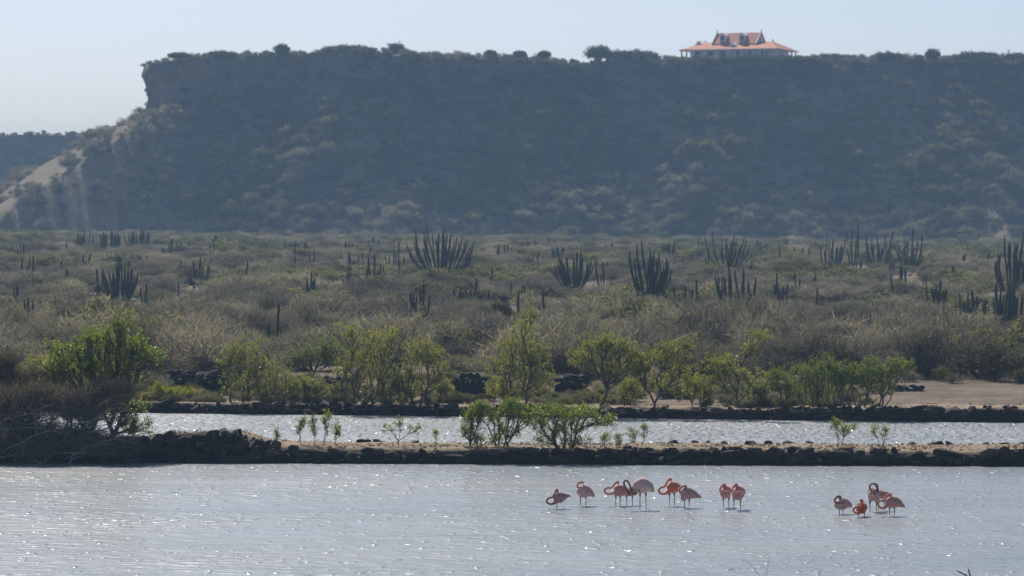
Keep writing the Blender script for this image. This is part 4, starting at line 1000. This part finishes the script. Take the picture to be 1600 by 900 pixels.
DEPS = None
def flamingo(label, org, body, neck, legs, tone, beak=None):
    ox, oy = org
    zb = sum(l[2] for l in legs) / len(legs); py = oy + zb / ZS
    yc = (450 - py) / FPX; t = -HC / (-sp + yc * cp); d0 = t * (cp + yc * sp)
    bx = at(ox + legs[0][0] / ZS, py, d0).x
    mpz = d0 / FPX / ZS
    def loc(zx, zy, dy): 
        p = at(ox + zx / ZS, oy + zy / ZS, d0); return (p.x - bx, dy, p.z)
    B = spline([(*loc(x, y, dy), r * mpz) for x, y, dy, r in body], 5)
    Nk = spline([(*loc(x, y, dy), r * mpz * (0.9 if i_ > 1 else 1.0)) for i_, (x, y, dy, r) in enumerate(neck)], 5)
    V, F = [], []; src = []
    def put(v, f, col, rad):
        o = len(V); V.extend(v); F.extend([tuple(i + o for i in q) for q in f])
    v, f, bf = loft(B, 16, 0.86); put(v, f, 0, 0)
    v, f, _ = loft(Nk, 10); put(v, f, 0, 0)
    Lg = []
    for zx, z0, z1, dy in legs:
        a = np.array(loc(zx, z0 - 45, dy)); b = np.array(loc(zx + (3 if zx % 2 else -3), z1, dy)); b[2] = -0.06
        k = (a + b) / 2; S = np.array([(*a, .05), (*(a * .8 + b * .2), .034), (*(a * .66 + b * .34), .017), (*(k + [0, 0, .01]), .016), (*k, .022), (*(k - [0, 0, .02]), .016), (*(a * .2 + b * .8), .014), (*b, .016)])
        v, f, _ = loft(S, 8); put(v, f, 0, 0); Lg.append(S)
    me = mesh_py('flamingo_raw', V, F, None)
    tmp = bpy.data.objects.new('tmp', me); COL.objects.link(tmp)
    m = tmp.modifiers.new('r', 'REMESH'); m.mode = 'VOXEL'; m.voxel_size = 0.0105; m.use_smooth_shade = True
    m = tmp.modifiers.new('s', 'SMOOTH'); m.iterations = 3; m.factor = 0.4
    dg = bpy.context.evaluated_depsgraph_get()
    out = bpy.data.meshes.new_from_object(tmp.evaluated_get(dg)); out.name = 'body'
    bpy.data.objects.remove(tmp); bpy.data.meshes.remove(me)
    co = np.zeros(len(out.vertices) * 3, np.float32); out.vertices.foreach_get('co', co); co = co.reshape(-1, 3)
    def dist(S): return np.min(np.linalg.norm(co[:, None, :] - S[None, :, :3], axis=2) / np.maximum(S[None, :, 3], .012), axis=1)
    db, dn = dist(B), dist(Nk[6:]); dl = np.min([dist(s[2:]) for s in Lg], axis=0)
    c_body, c_neck, c_leg, c_tail = tone
    wn_ = np.clip((db - dn) * 2.5 + 0.9, 0, 1)[:, None]
    col = np.array(c_body)[None] * (1 - wn_) + np.array(c_neck)[None] * wn_
    low = np.clip(-(co[:, 2:3] - np.mean(B[:, 2])) * 2.2, 0, 1)          # belly plumage is deeper pink
    col = col * (1 - 0.35 * low * np.array([[0.2, 0.75, 0.8]]))
    tl = np.clip(1 - np.linalg.norm(co - B[-1, :3], axis=1) / 0.10, 0, 1)[:, None]
    col = col * (1 - tl) + np.array(c_tail)[None] * tl
    ax = np.min([np.min(np.linalg.norm(co[:, None, :2] - s_[None, :, :2], axis=2), axis=1) for s_ in Lg], axis=0)
    bot = min(float(np.min(B[3:-6, 2] - B[3:-6, 3])), 0.9)
    wl_ = (np.clip((bot + 0.03 - co[:, 2]) / 0.05, 0, 1) * (ax < 0.06) * (dn > 1.6))[:, None]
    col = col * (1 - wl_) + np.array(c_leg)[None] * wl_
    at_ = out.color_attributes.new('plume', 'FLOAT_COLOR', 'POINT')
    at_.data.foreach_set('color', np.concatenate([col, np.ones((len(co), 1))], 1).astype(np.float32).ravel())
    out.materials.clear(); out.materials.append(M['plumage'])
    t = thing('flamingo', label, 'flamingo', (bx, d0, 0.0), 0, 'flamingos resting in the shallow water')
    obj('body', out, t)
    # folded wings: shells lying on the flanks, with stepped feather edges
    for side in (-1, 1):
        i0, i1 = int(len(B) * 0.26), len(B) - 2; m_ = 9; Vw = []; Fw = []; cw = []
        for i in range(i0, i1 + 1):
            s, u = bf[i]; q = (i - i0) / (i1 - i0)
            if u[2] < 0: s, u = -s, -u
            reach = math.radians(100 - 30 * q) * (0.55 + 0.45 * min(1, q * 4)) * (1 + 0.06 * (i % 2))
            for j in range(m_):
                a = math.radians(4) + reach * j / (m_ - 1)
                row = 1.035 + 0.012 * ((j + 1) % 3)
                Vw.append(B[i, :3] + (side * s * math.sin(a) * 0.86 + u * math.cos(a)) * (B[i, 3] * row + 0.006))
                f_ = 0.85 + 0.25 * ((j % 3) / 2); cw.append(np.array(c_body) * f_ * (1 - 0.25 * q) if q < .93 else np.array(c_tail))
        n_ = i1 - i0 + 1
        for i in range(n_ - 1):
            for j in range(m_ - 1): Fw.append((i * m_ + j, i * m_ + j + 1, (i + 1) * m_ + j + 1, (i + 1) * m_ + j))
        wm = mesh_py('wing', Vw, Fw, M['plumage'], True)
        ca = wm.color_attributes.new('plume', 'FLOAT_COLOR', 'POINT')
        ca.data.foreach_set('color', np.concatenate([np.array(cw), np.ones((len(cw), 1))], 1).astype(np.float32).ravel())
        w = obj('wing', wm, t); so = w.modifiers.new('thickness', 'SOLIDIFY'); so.thickness = 0.012; so.offset = 0
    if beak:
        S = np.array([(*loc(x, y, dy), r * mpz) for x, y, dy, r in beak]); v, f, _ = loft(spline(S, 4), 8)
        obj('beak', mesh_py('beak', v, f, M['beak'], True), t)

LEG = (0.10, 0.085, 0.085); BLK = (0.02, 0.02, 0.02)
PALE = ((0.74, 0.48, 0.43), (0.68, 0.27, 0.19), LEG, (0.5, 0.2, 0.15)); PALE_D = ((0.80, 0.53, 0.46), (0.26, 0.13, 0.10), LEG, (0.35, 0.18, 0.14))
PINK = ((0.72, 0.33, 0.29), (0.74, 0.29, 0.20), LEG, (0.45, 0.12, 0.10)); RED = ((0.74, 0.20, 0.11), (0.80, 0.24, 0.10), LEG, (0.5, 0.1, 0.06))
Z1, Z2, Z3, Z4, Z5, Z6 = (845, 740), (935, 735), (1020, 740), (1100, 740), (1290, 745), (1340, 745)
flamingo('leftmost flamingo, dull pink on one leg, neck curled in a ring', Z1,
    [(285, 570, 0, 55), (330, 545, 0, 95), (390, 525, 0, 118), (450, 512, 0, 105), (510, 500, 0, 75), (565, 490, 0, 42), (610, 487, 0, 22), (645, 485, 0, 13)],
    [(330, 600, -.05, 45), (270, 640, -.1, 32), (195, 652, -.14, 27), (132, 610, -.15, 26), (135, 555, -.15, 26), (190, 518, -.14, 26), (250, 500, -.12, 25), (295, 440, -.1, 25), (325, 375, -.08, 27), (350, 345, -.06, 32), (362, 400, -.08, 26)],
    [(345, 620, 757, 0)], ((0.56, 0.30, 0.27), (0.42, 0.17, 0.13), LEG, BLK))
flamingo('pale flamingo standing alone second from left, head tucked on back', Z1,
    [(800, 330, 0, 50), (850, 370, 0, 105), (920, 385, 0, 135), (1000, 400, 0, 120), (1070, 430, 0, 80), (1120, 470, 0, 40), (1150, 505, 0, 14)],
    [(860, 420, -.08, 45), (940, 335, -.2, 26), (880, 295, -.23, 25), (810, 290, -.2, 26), (785, 250, -.12, 26), (820, 200, -.04, 27), (880, 188, 0, 32), (925, 210, .02, 28)],
    [(855, 490, 695, -.05), (975, 500, 690, .05)], PALE)
flamingo('reddish flamingo with ring-curled neck beside the large pale flamingo', Z2,
    [(340, 430, 0, 70), (400, 425, 0, 110), (470, 440, 0, 122), (540, 460, 0, 100), (610, 485, 0, 60), (660, 505, 0, 20)],
    [(370, 470, -.04, 50), (300, 490, -.1, 32), (215, 503, -.14, 27), (142, 470, -.15, 26), (135, 410, -.15, 26), (195, 370, -.14, 26), (260, 375, -.12, 25), (320, 330, -.1, 25), (370, 270, -.07, 26), (418, 250, -.04, 36), (425, 300, -.06, 22)],
    [(378, 550, 765, -.04), (472, 555, 752, .05)], PINK)
flamingo('flamingo half hidden behind dark neck of the large pale flamingo', Z2,
    [(570, 510, 0, 40), (640, 490, 0, 75), (720, 460, 0, 100), (790, 440, 0, 95), (850, 480, 0, 40)],
    [(640, 500, .05, 35), (600, 440, .1, 26), (650, 400, .1, 25), (720, 380, .1, 25)],
    [(612, 560, 748, -.04), (735, 555, 748, .05)], PINK)
flamingo('largest pale flamingo, tall legs, dark neck looped up while preening', Z2,
    [(790, 400, 0, 70), (850, 345, 0, 130), (930, 330, 0, 160), (1010, 345, 0, 150), (1090, 370, 0, 115), (1150, 420, 0, 65), (1190, 470, 0, 18)],
    [(850, 440, -.1, 48), (800, 490, -.14, 36), (748, 495, -.18, 30), (708, 420, -.2, 28), (682, 330, -.2, 26), (648, 248, -.2, 25), (592, 208, -.2, 25), (548, 248, -.21, 25), (562, 325, -.24, 27), (598, 390, -.27, 36), (632, 430, -.28, 30)],
    [(900, 470, 840, -.05), (1027, 480, 845, .05)], PALE_D, [(628, 430, -.28, 26), (655, 470, -.29, 22), (672, 505, -.28, 16), (668, 530, -.26, 7)])
flamingo('orange-red flamingo with ring-curled neck, fifth group from left', Z3,
    [(320, 350, 0, 65), (380, 320, 0, 110), (450, 305, 0, 122), (520, 310, 0, 100), (580, 320, 0, 65), (630, 335, 0, 25)],
    [(340, 390, -.04, 48), (280, 420, -.1, 32), (205, 434, -.14, 28), (138, 400, -.15, 27), (130, 335, -.15, 27), (190, 292, -.14, 27), (250, 275, -.12, 26), (290, 210, -.1, 26), (335, 140, -.06, 28), (380, 122, -.02, 38), (395, 160, -.04, 24)],
    [(358, 420, 690, -.05), (467, 420, 690, .05)], RED)
flamingo('pale pink flamingo with pointed tail, right of the orange-red one', Z3,
    [(600, 470, 0, 70), (660, 440, 0, 120), (740, 430, 0, 130), (820, 445, 0, 112), (900, 465, 0, 80), (970, 490, 0, 46), (1050, 520, 0, 12)],
    [(640, 540, -.05, 50), (700, 470, -.22, 26), (705, 405, -.25, 24), (640, 375, -.22, 25), (575, 375, -.18, 26), (568, 330, -.12, 26), (620, 285, -.05, 26), (690, 265, 0, 31), (735, 282, .02, 26)],
    [(683, 560, 735, -.05), (790, 560, 735, .05)], ((0.62, 0.36, 0.32), (0.68, 0.34, 0.27), LEG, (0.4, 0.2, 0.17)))
flamingo('left flamingo of the close pair facing the viewer', Z4,
    [(400, 430, -.22, 75), (440, 410, -.1, 125), (470, 400, .05, 138), (500, 400, .2, 125), (530, 410, .35, 80), (550, 430, .5, 30)],
    [(430, 470, -.25, 40), (530, 400, -.36, 24), (450, 368, -.40, 24), (370, 370, -.36, 25), (335, 330, -.28, 26), (370, 270, -.18, 28), (430, 232, -.08, 36), (470, 258, -.04, 26)],
    [(415, 530, 735, -.03), (540, 530, 730, .05)], PINK)
flamingo('right flamingo of the close pair, slightly larger and nearer', Z4,
    [(660, 460, -.22, 85), (710, 430, -.1, 142), (745, 420, .05, 156), (780, 420, .2, 138), (810, 440, .35, 90), (830, 460, .5, 30)],
    [(700, 500, -.28, 45), (860, 402, -.40, 23), (790, 370, -.46, 24), (700, 380, -.46, 24), (630, 370, -.40, 25), (600, 320, -.3, 26), (640, 260, -.18, 28), (695, 228, -.08, 38), (715, 268, -.06, 26)],
    [(645, 550, 775, -.03), (790, 560, 780, .05)], PINK)
flamingo('greyish-pink flamingo with dark folded neck, left of the right-hand group', Z5,
    [(205, 560, 0, 55), (260, 590, 0, 105), (340, 590, 0, 128), (420, 590, 0, 116), (490, 605, 0, 75), (545, 630, 0, 38), (585, 640, 0, 10)],
    [(250, 640, -.05, 48), (365, 560, -.22, 24), (300, 540, -.25, 24), (235, 560, -.22, 26), (195, 530, -.16, 27), (200, 470, -.1, 27), (250, 430, -.04, 30), (305, 430, 0, 38), (322, 462, 0, 26)],
    [(300, 700, 800, -.04), (382, 700, 800, .05)], ((0.60, 0.40, 0.37), (0.24, 0.12, 0.10), LEG, (0.35, 0.2, 0.18)))
flamingo('small deep red flamingo low in the water, neck looped left', Z5,
    [(690, 715, -.2, 60), (745, 690, -.1, 108), (790, 680, .05, 122), (820, 680, .2, 105), (840, 690, .35, 50)],
    [(740, 740, -.28, 45), (690, 765, -.3, 32), (635, 770, -.32, 27), (580, 712, -.32, 26), (598, 655, -.3, 26), (660, 635, -.28, 26), (730, 622, -.26, 25), (772, 580, -.22, 26), (785, 520, -.15, 32), (762, 492, -.1, 30), (738, 530, -.14, 22)],
    [(710, 790, 860, -.03), (842, 790, 865, .05)], ((0.62, 0.12, 0.06), (0.74, 0.20, 0.08), LEG, (0.45, 0.08, 0.05)))
flamingo('tall flamingo facing the viewer, dark neck looped above its breast', Z6,
    [(270, 430, -.2, 70), (310, 400, -.1, 125), (350, 390, .05, 140), (400, 385, .2, 125), (460, 385, .35, 85), (530, 390, .5, 40)],
    [(320, 420, -.3, 45), (340, 340, -.36, 30), (285, 295, -.36, 25), (245, 240, -.35, 25), (245, 175, -.34, 25), (295, 135, -.33, 25), (355, 140, -.33, 29), (395, 185, -.33, 42), (405, 232, -.34, 30)],
    [(268, 540, 750, -.03), (412, 530, 750, .05)], ((0.62, 0.36, 0.31), (0.30, 0.13, 0.10), LEG, (0.4, 0.2, 0.17)), [(402, 225, -.34, 28), (412, 270, -.36, 24), (416, 310, -.36, 17), (408, 335, -.34, 8)])
flamingo('flamingo mostly hidden behind the tall viewer-facing one', Z6,
    [(470, 400, 0, 60), (540, 400, 0, 90), (620, 410, 0, 80), (700, 440, 0, 46), (760, 460, 0, 15)],
    [(480, 420, -.05, 40), (440, 360, -.05, 26), (480, 320, 0, 25), (540, 310, .02, 25)],
    [(450, 480, 726, -.04), (578, 480, 734, .05)], PINK)
flamingo('rightmost flamingo, ring-curled neck and white-tipped tail', Z6,
    [(600, 580, 0, 70), (670, 560, 0, 110), (750, 550, 0, 122), (830, 560, 0, 112), (900, 590, 0, 80), (960, 625, 0, 42), (1035, 665, 0, 12)],
    [(610, 630, -.05, 48), (560, 665, -.1, 32), (490, 664, -.14, 28), (438, 612, -.15, 27), (438, 550, -.15, 27), (490, 512, -.14, 26), (555, 508, -.12, 26), (592, 465, -.1, 26), (640, 405, -.06, 28), (700, 382, -.02, 40), (740, 382, 0, 24)],
    [(690, 670, 845, -.04), (800, 670, 845, .05)], ((0.60, 0.31, 0.27), (0.68, 0.24, 0.14), LEG, (0.75, 0.65, 0.6)))

# ------------------------------------------------------------------ mansion on the mesa
M['wall'] = plain_mat('pale_plaster', (0.84, 0.85, 0.85), 0.8, 0.08, 1.5)
M['white'] = plain_mat('white_trim', (0.78, 0.78, 0.76), 0.6, 0.05, 2)
M['dark'] = plain_mat('dark_opening', (0.05, 0.055, 0.06), 0.4, 0.2, 2)
def tile_mat():
    k = Nodes('orange_roof_tile'); v = k.coord()
    w = k.add('ShaderNodeTexWave'); w.bands_direction = 'X'; w.inputs['Scale'].default_value = 1.6; k.link(v, w.inputs['Vector'])
    n = k.noise(v, 1.2, 5, 0.7)
    c = k.ramp(n, [(0.3, (0.54, 0.16, 0.065)), (0.7, (0.72, 0.26, 0.115))]); k.link(c, k.b.inputs['Base Color'])
    k.b.inputs['Roughness'].default_value = 0.8; k.bump(w.outputs[1], 0.05)
    return k.m
M['tile'] = tile_mat()
def box(x0, x1, y0, y1, z0, z1):
    V = [(x, y, z) for x in (x0, x1) for y in (y0, y1) for z in (z0, z1)]
    return V, [(0, 1, 3, 2), (4, 6, 7, 5), (0, 4, 5, 1), (2, 3, 7, 6), (0, 2, 6, 4), (1, 5, 7, 3)]
def bpart(name, mat, parent, *bx):
    V, F = [], []
    for b in bx:
        v, f = box(*b); o = len(V); V += v; F += [tuple(i + o for i in q) for q in f]
    return obj(name, mesh_py(name, V, F, mat), parent)
def mansion():
    base = at(1155, 95.5, 884)
    t = thing('mansion', 'orange-roofed pale mansion with verandah and dormers on the hilltop', 'mansion', tuple(base), math.radians(-20))
    W, D = 12.4, 9.4                    # half sizes of the eaves
    bpart('wall', M['wall'], t, (-10.2, 10.2, -7.2, 7.2, -1.5, 2.75))
    bpart('verandah_floor', M['wall'], t, (-W + .2, W - .2, -D + .2, D - .2, -1.6, 0.0))
    z0, z1 = 2.55, 4.6
    V = [(-W, -D, z0), (W, -D, z0), (W, D, z0), (-W, D, z0), (-8.6, -1.2, z1), (8.6, -1.2, z1), (8.6, 1.2, z1), (-8.6, 1.2, z1),
         (-W, -D, z0 - .18), (W, -D, z0 - .18), (W, D, z0 - .18), (-W, D, z0 - .18)]
    F = [(0, 1, 5, 4), (1, 2, 6, 5), (2, 3, 7, 6), (3, 0, 4, 7), (4, 5, 6, 7), (8, 11, 10, 9)]
    lower = obj('lower_roof', mesh_py('lower_roof', V, F, M['tile']), t)
    bpart('eave_board', M['white'], lower, (-W - .06, W + .06, -D - .08, -D - .003, z0 - .24, z0 + .05), (W + .003, W + .08, -D, D, z0 - .24, z0 + .05), (-W - .08, -W - .003, -D, D, z0 - .24, z0 + .05))
    for sx in (-1, 1):
        bpart('finial', M['white'], lower, (sx * 8.6 - .12, sx * 8.6 + .12, -.12, .12, z1, z1 + .55), (sx * 8.6 - .2, sx * 8.6 + .2, -.2, .2, z1 + .15, z1 + .3))
    hx, hy, zb, zr = 5.6, 4.5, 4.0, 6.9
    V = [(-hx, -hy, zb), (hx, -hy, zb), (hx, hy, zb), (-hx, hy, zb), (-hx, 0, zr), (hx, 0, zr)]
    upper = obj('upper_roof', mesh_py('upper_roof', V, [(0, 1, 5, 4), (2, 3, 4, 5), (0, 3, 2, 1)], M['tile']), t)
    for sx in (-1, 1):
        x = sx * (hx - .25)
        V = [(x, -hy + .3, zb - .6), (x, hy - .3, zb - .6), (x, hy - .3, zb), (x, 0, zr - .18), (x, -hy + .3, zb)]
        V += [(a - sx * .3, b, c) for a, b, c in V]
        g = obj('gable', mesh_py('gable', V, [(0, 1, 2, 3, 4), (9, 8, 7, 6, 5)] + [(i, (i + 1) % 5, 5 + (i + 1) % 5, 5 + i) for i in range(5)], M['wall']), t)
        bpart('window', M['dark'], g, (x - .02, x + .05, -.35, .35, 4.7, 5.6) if sx > 0 else (x - .05, x + .02, -.35, .35, 4.7, 5.6))
        for s in (-1, 1):               # barge boards
            a, b = Vector((sx * (hx + .08), s * (hy + .15), zb - .1)), Vector((sx * (hx + .08), 0, zr + .12))
            up = Vector((0, 0, .34)); th = Vector((sx * -.14, 0, 0))
            V = [a, b, b + up, a + up]; V = V + [v + th for v in V]
            obj('barge_board', mesh_py('barge_board', V, [(0, 1, 2, 3), (7, 6, 5, 4), (0, 4, 5, 1), (2, 6, 7, 3), (1, 5, 6, 2), (0, 3, 7, 4)], M['white']), g)
        bpart('finial', M['white'], upper, (sx * hx - .1, sx * hx + .1, -.1, .1, zr + .1, zr + .75))
    for x in (-3.2, 1.7):               # dormers in the front slope of the upper roof
        y0 = -3.6; zd = 4.85
        d = bpart('dormer', M['white'], t, (x - .75, x + .75, y0, -1.0, zd - .2, zd + 1.35))
        V = [(x - .95, y0 - .1, zd + 1.3), (x + .95, y0 - .1, zd + 1.3), (x, y0 - .1, zd + 2.0), (x - .95, -.6, zd + 1.3), (x + .95, -.6, zd + 1.3), (x, -.6, zd + 2.0)]
        obj('dormer_roof', mesh_py('dormer_roof', V, [(0, 1, 2), (5, 4, 3), (0, 2, 5, 3), (1, 4, 5, 2), (0, 3, 4, 1)], M['wall']), d)
        bpart('window', M['dark'], d, (x - .42, x + .42, y0 - .03, y0 + .05, zd + .05, zd + 1.2))
    # small pediments on the lower roof
    for x, y, w, h, zz in ((0.2, -6.6, 1.5, 1.25, 3.1), (-9.4, -3.4, 1.3, 1.35, 3.6)):
        V = [(x - w, y, zz), (x + w, y, zz), (x, y, zz + h), (x - w, y + 3, zz), (x + w, y + 3, zz), (x, y + 3, zz + h)]
        obj('pediment', mesh_py('pediment', V, [(0, 1, 2), (5, 4, 3), (0, 2, 5, 3), (1, 4, 5, 2), (0, 3, 4, 1)], M['wall']), t)
    for i in range(9):
        x = -W + .45 + i * (2 * W - .9) / 8
        bpart('column', M['white'], t, (x - .17, x + .17, -D + .35, -D + .69, 0, z0 - .185), (x - .25, x + .25, -D + .27, -D + .77, z0 - .4, z0 - .19))
    for i in range(1, 6):
        y = -D + .5 + i * (2 * D - 1) / 5
        for sx in (-1, 1):
            bpart('column', M['white'], t, (sx * (W - .6) - .17, sx * (W - .6) + .17, y - .17, y + .17, 0, z0 - .185))
    for i, x in enumerate((-8.4, -5.2, -2.0, 2.0, 5.2, 8.4)):
        d = bpart('window' if i % 3 else 'door', M['dark'], t, (x - .6, x + .6, -7.26, -7.15, 0.1 if i % 3 == 0 else .6, 2.1))
        bpart('frame', M['white'], d, (x - .74, x - .603, -7.3, -7.202, 0.1, 2.25), (x + .603, x + .74, -7.3, -7.202, 0.1, 2.25), (x - .6, x + .6, -7.3, -7.202, 2.103, 2.25))
mansion()
def small_house():
    p = at(517, 81, 880); t = thing('hilltop_house', 'tiny orange roof peeking over the hilltop left of centre', 'house', tuple(p), .1)
    bpart('wall', M['wall'], t, (-1.6, 1.6, -1.5, 1.5, -2, .3))
    V = [(-2, -2, .2), (2, -2, .2), (2, 2, .2), (-2, 2, .2), (-1, 0, 1.2), (1, 0, 1.2)]
    obj('roof', mesh_py('roof', V, [(0, 1, 5, 4), (1, 2, 5), (2, 3, 4, 5), (3, 0, 4), (0, 3, 2, 1)], M['tile']), t)
small_house()
# trees on the skyline
def rim(px, py, label, w, h, seed, d=866, lobes=None, n=70, cat='tree', name='hilltop_tree'):
    p = at(px, py, d)
    lob = lobes or [(px, py - h * .62, w * .5, h * .4), (px - w * .18, py - h * .5, w * .32, h * .32), (px + w * .2, py - h * .5, w * .34, h * .3)]
    plant(name, label, cat, (px, py, p), lob, d, int(n * 1.5), 'leaf_dark', seed, per=30, ls=.26, lw=.16, spread=.55, rtip=.02, rmax=.15, group='trees along the hill skyline')
rim(440, 88, 'small round tree on the skyline above the hill\'s left part', 26, 20, 501)
rim(619, 86, 'small bushy-topped tree standing up on the skyline, left of centre', 24, 19, 502)
rim(766, 92, 'leftmost of three small round bushes on the central skyline', 20, 12, 503)
rim(812, 92, 'middle of three small round bushes on the central skyline', 20, 11, 504)
rim(850, 92, 'rightmost of three small round bushes on the central skyline', 18, 11, 505)
rim(934, 97, 'dark round tree at left end of the skyline grove near the mansion', 44, 26, 506, n=120)
rim(985, 97, 'broad flat-topped grove on the skyline left of the mansion', 86, 25, 507, n=220, lobes=[(968, 87, 28, 9), (1000, 87, 32, 9), (1022, 91, 14, 6)])
rim(1457, 95, 'small tuft tree standing up on the skyline right of the mansion', 26, 18, 508)
rim(1385, 98, 'rounded bush on the skyline midway between mansion and frame edge', 60, 16, 509, n=120)
rim(1300, 98, 'broad low bush on the skyline just right of the mansion', 90, 13, 510, n=150)
rim(1530, 98, 'broad rounded bush on the skyline near the right edge', 80, 17, 511, n=150)
rim(1190, 99, 'leafy hedge in front of the mansion verandah', 130, 18, 512, d=860, n=240, cat='hedge', name='hedge', lobes=[(1140, 94, 28, 4), (1175, 92, 30, 5), (1215, 93, 32, 5), (1240, 94, 18, 4)])
rim(1590, 98, 'bush on the skyline cut by the right frame edge', 60, 14, 513, n=110)
rim(280, 92, 'low bush crowning the left cliff corner of the hill', 40, 9, 514)
rim(345, 92, 'low bush on the skyline just right of the cliff corner', 50, 12, 515)
rim(545, 85, 'low hummock of bushes on the highest part of the skyline', 90, 14, 516, n=130)
for px, y0, y1, lab in ((606, 66, 84, 'thin pole on the skyline beside the bushy-topped tree'), (1576, 76, 96, 'thin mast on the skyline near the right edge')):
    p = at(px, y1, 866); t = thing('mast', lab, 'mast', tuple(p), 0, 'masts on the hilltop'); h = (y1 - y0) / FPX * 866
    V, F = tubes([(0, 0, -1), (0, 0, h * .6)], [(0, 0, h * .6), (0, 0, h)], [.09, .06], [.06, .04], 6)
    obj('pole', mesh_np('pole', V, F, M['dark']), t)
    bpart('crossarm', M['dark'], t, (-.5, .5, -.04, .04, h * .82, h * .86))

# ------------------------------------------------------------------ haze
hz = bpy.data.materials.new('haze'); hz.use_nodes = True; nt = hz.node_tree; nt.nodes.remove(nt.nodes['Principled BSDF'])
pv = nt.nodes.new('ShaderNodeVolumePrincipled'); pv.inputs['Color'].default_value = (0.46, 0.70, 1.0, 1); pv.inputs['Density'].default_value = 0.00034
pv.inputs['Anisotropy'].default_value = 0.0
nt.links.new(pv.outputs[0], nt.nodes['Material Output'].inputs['Volume'])
v, f = box(-1560, 1560, -360, 2660, -3.0, 66)
stuff(obj('haze', mesh_py('haze', v, f, hz)))
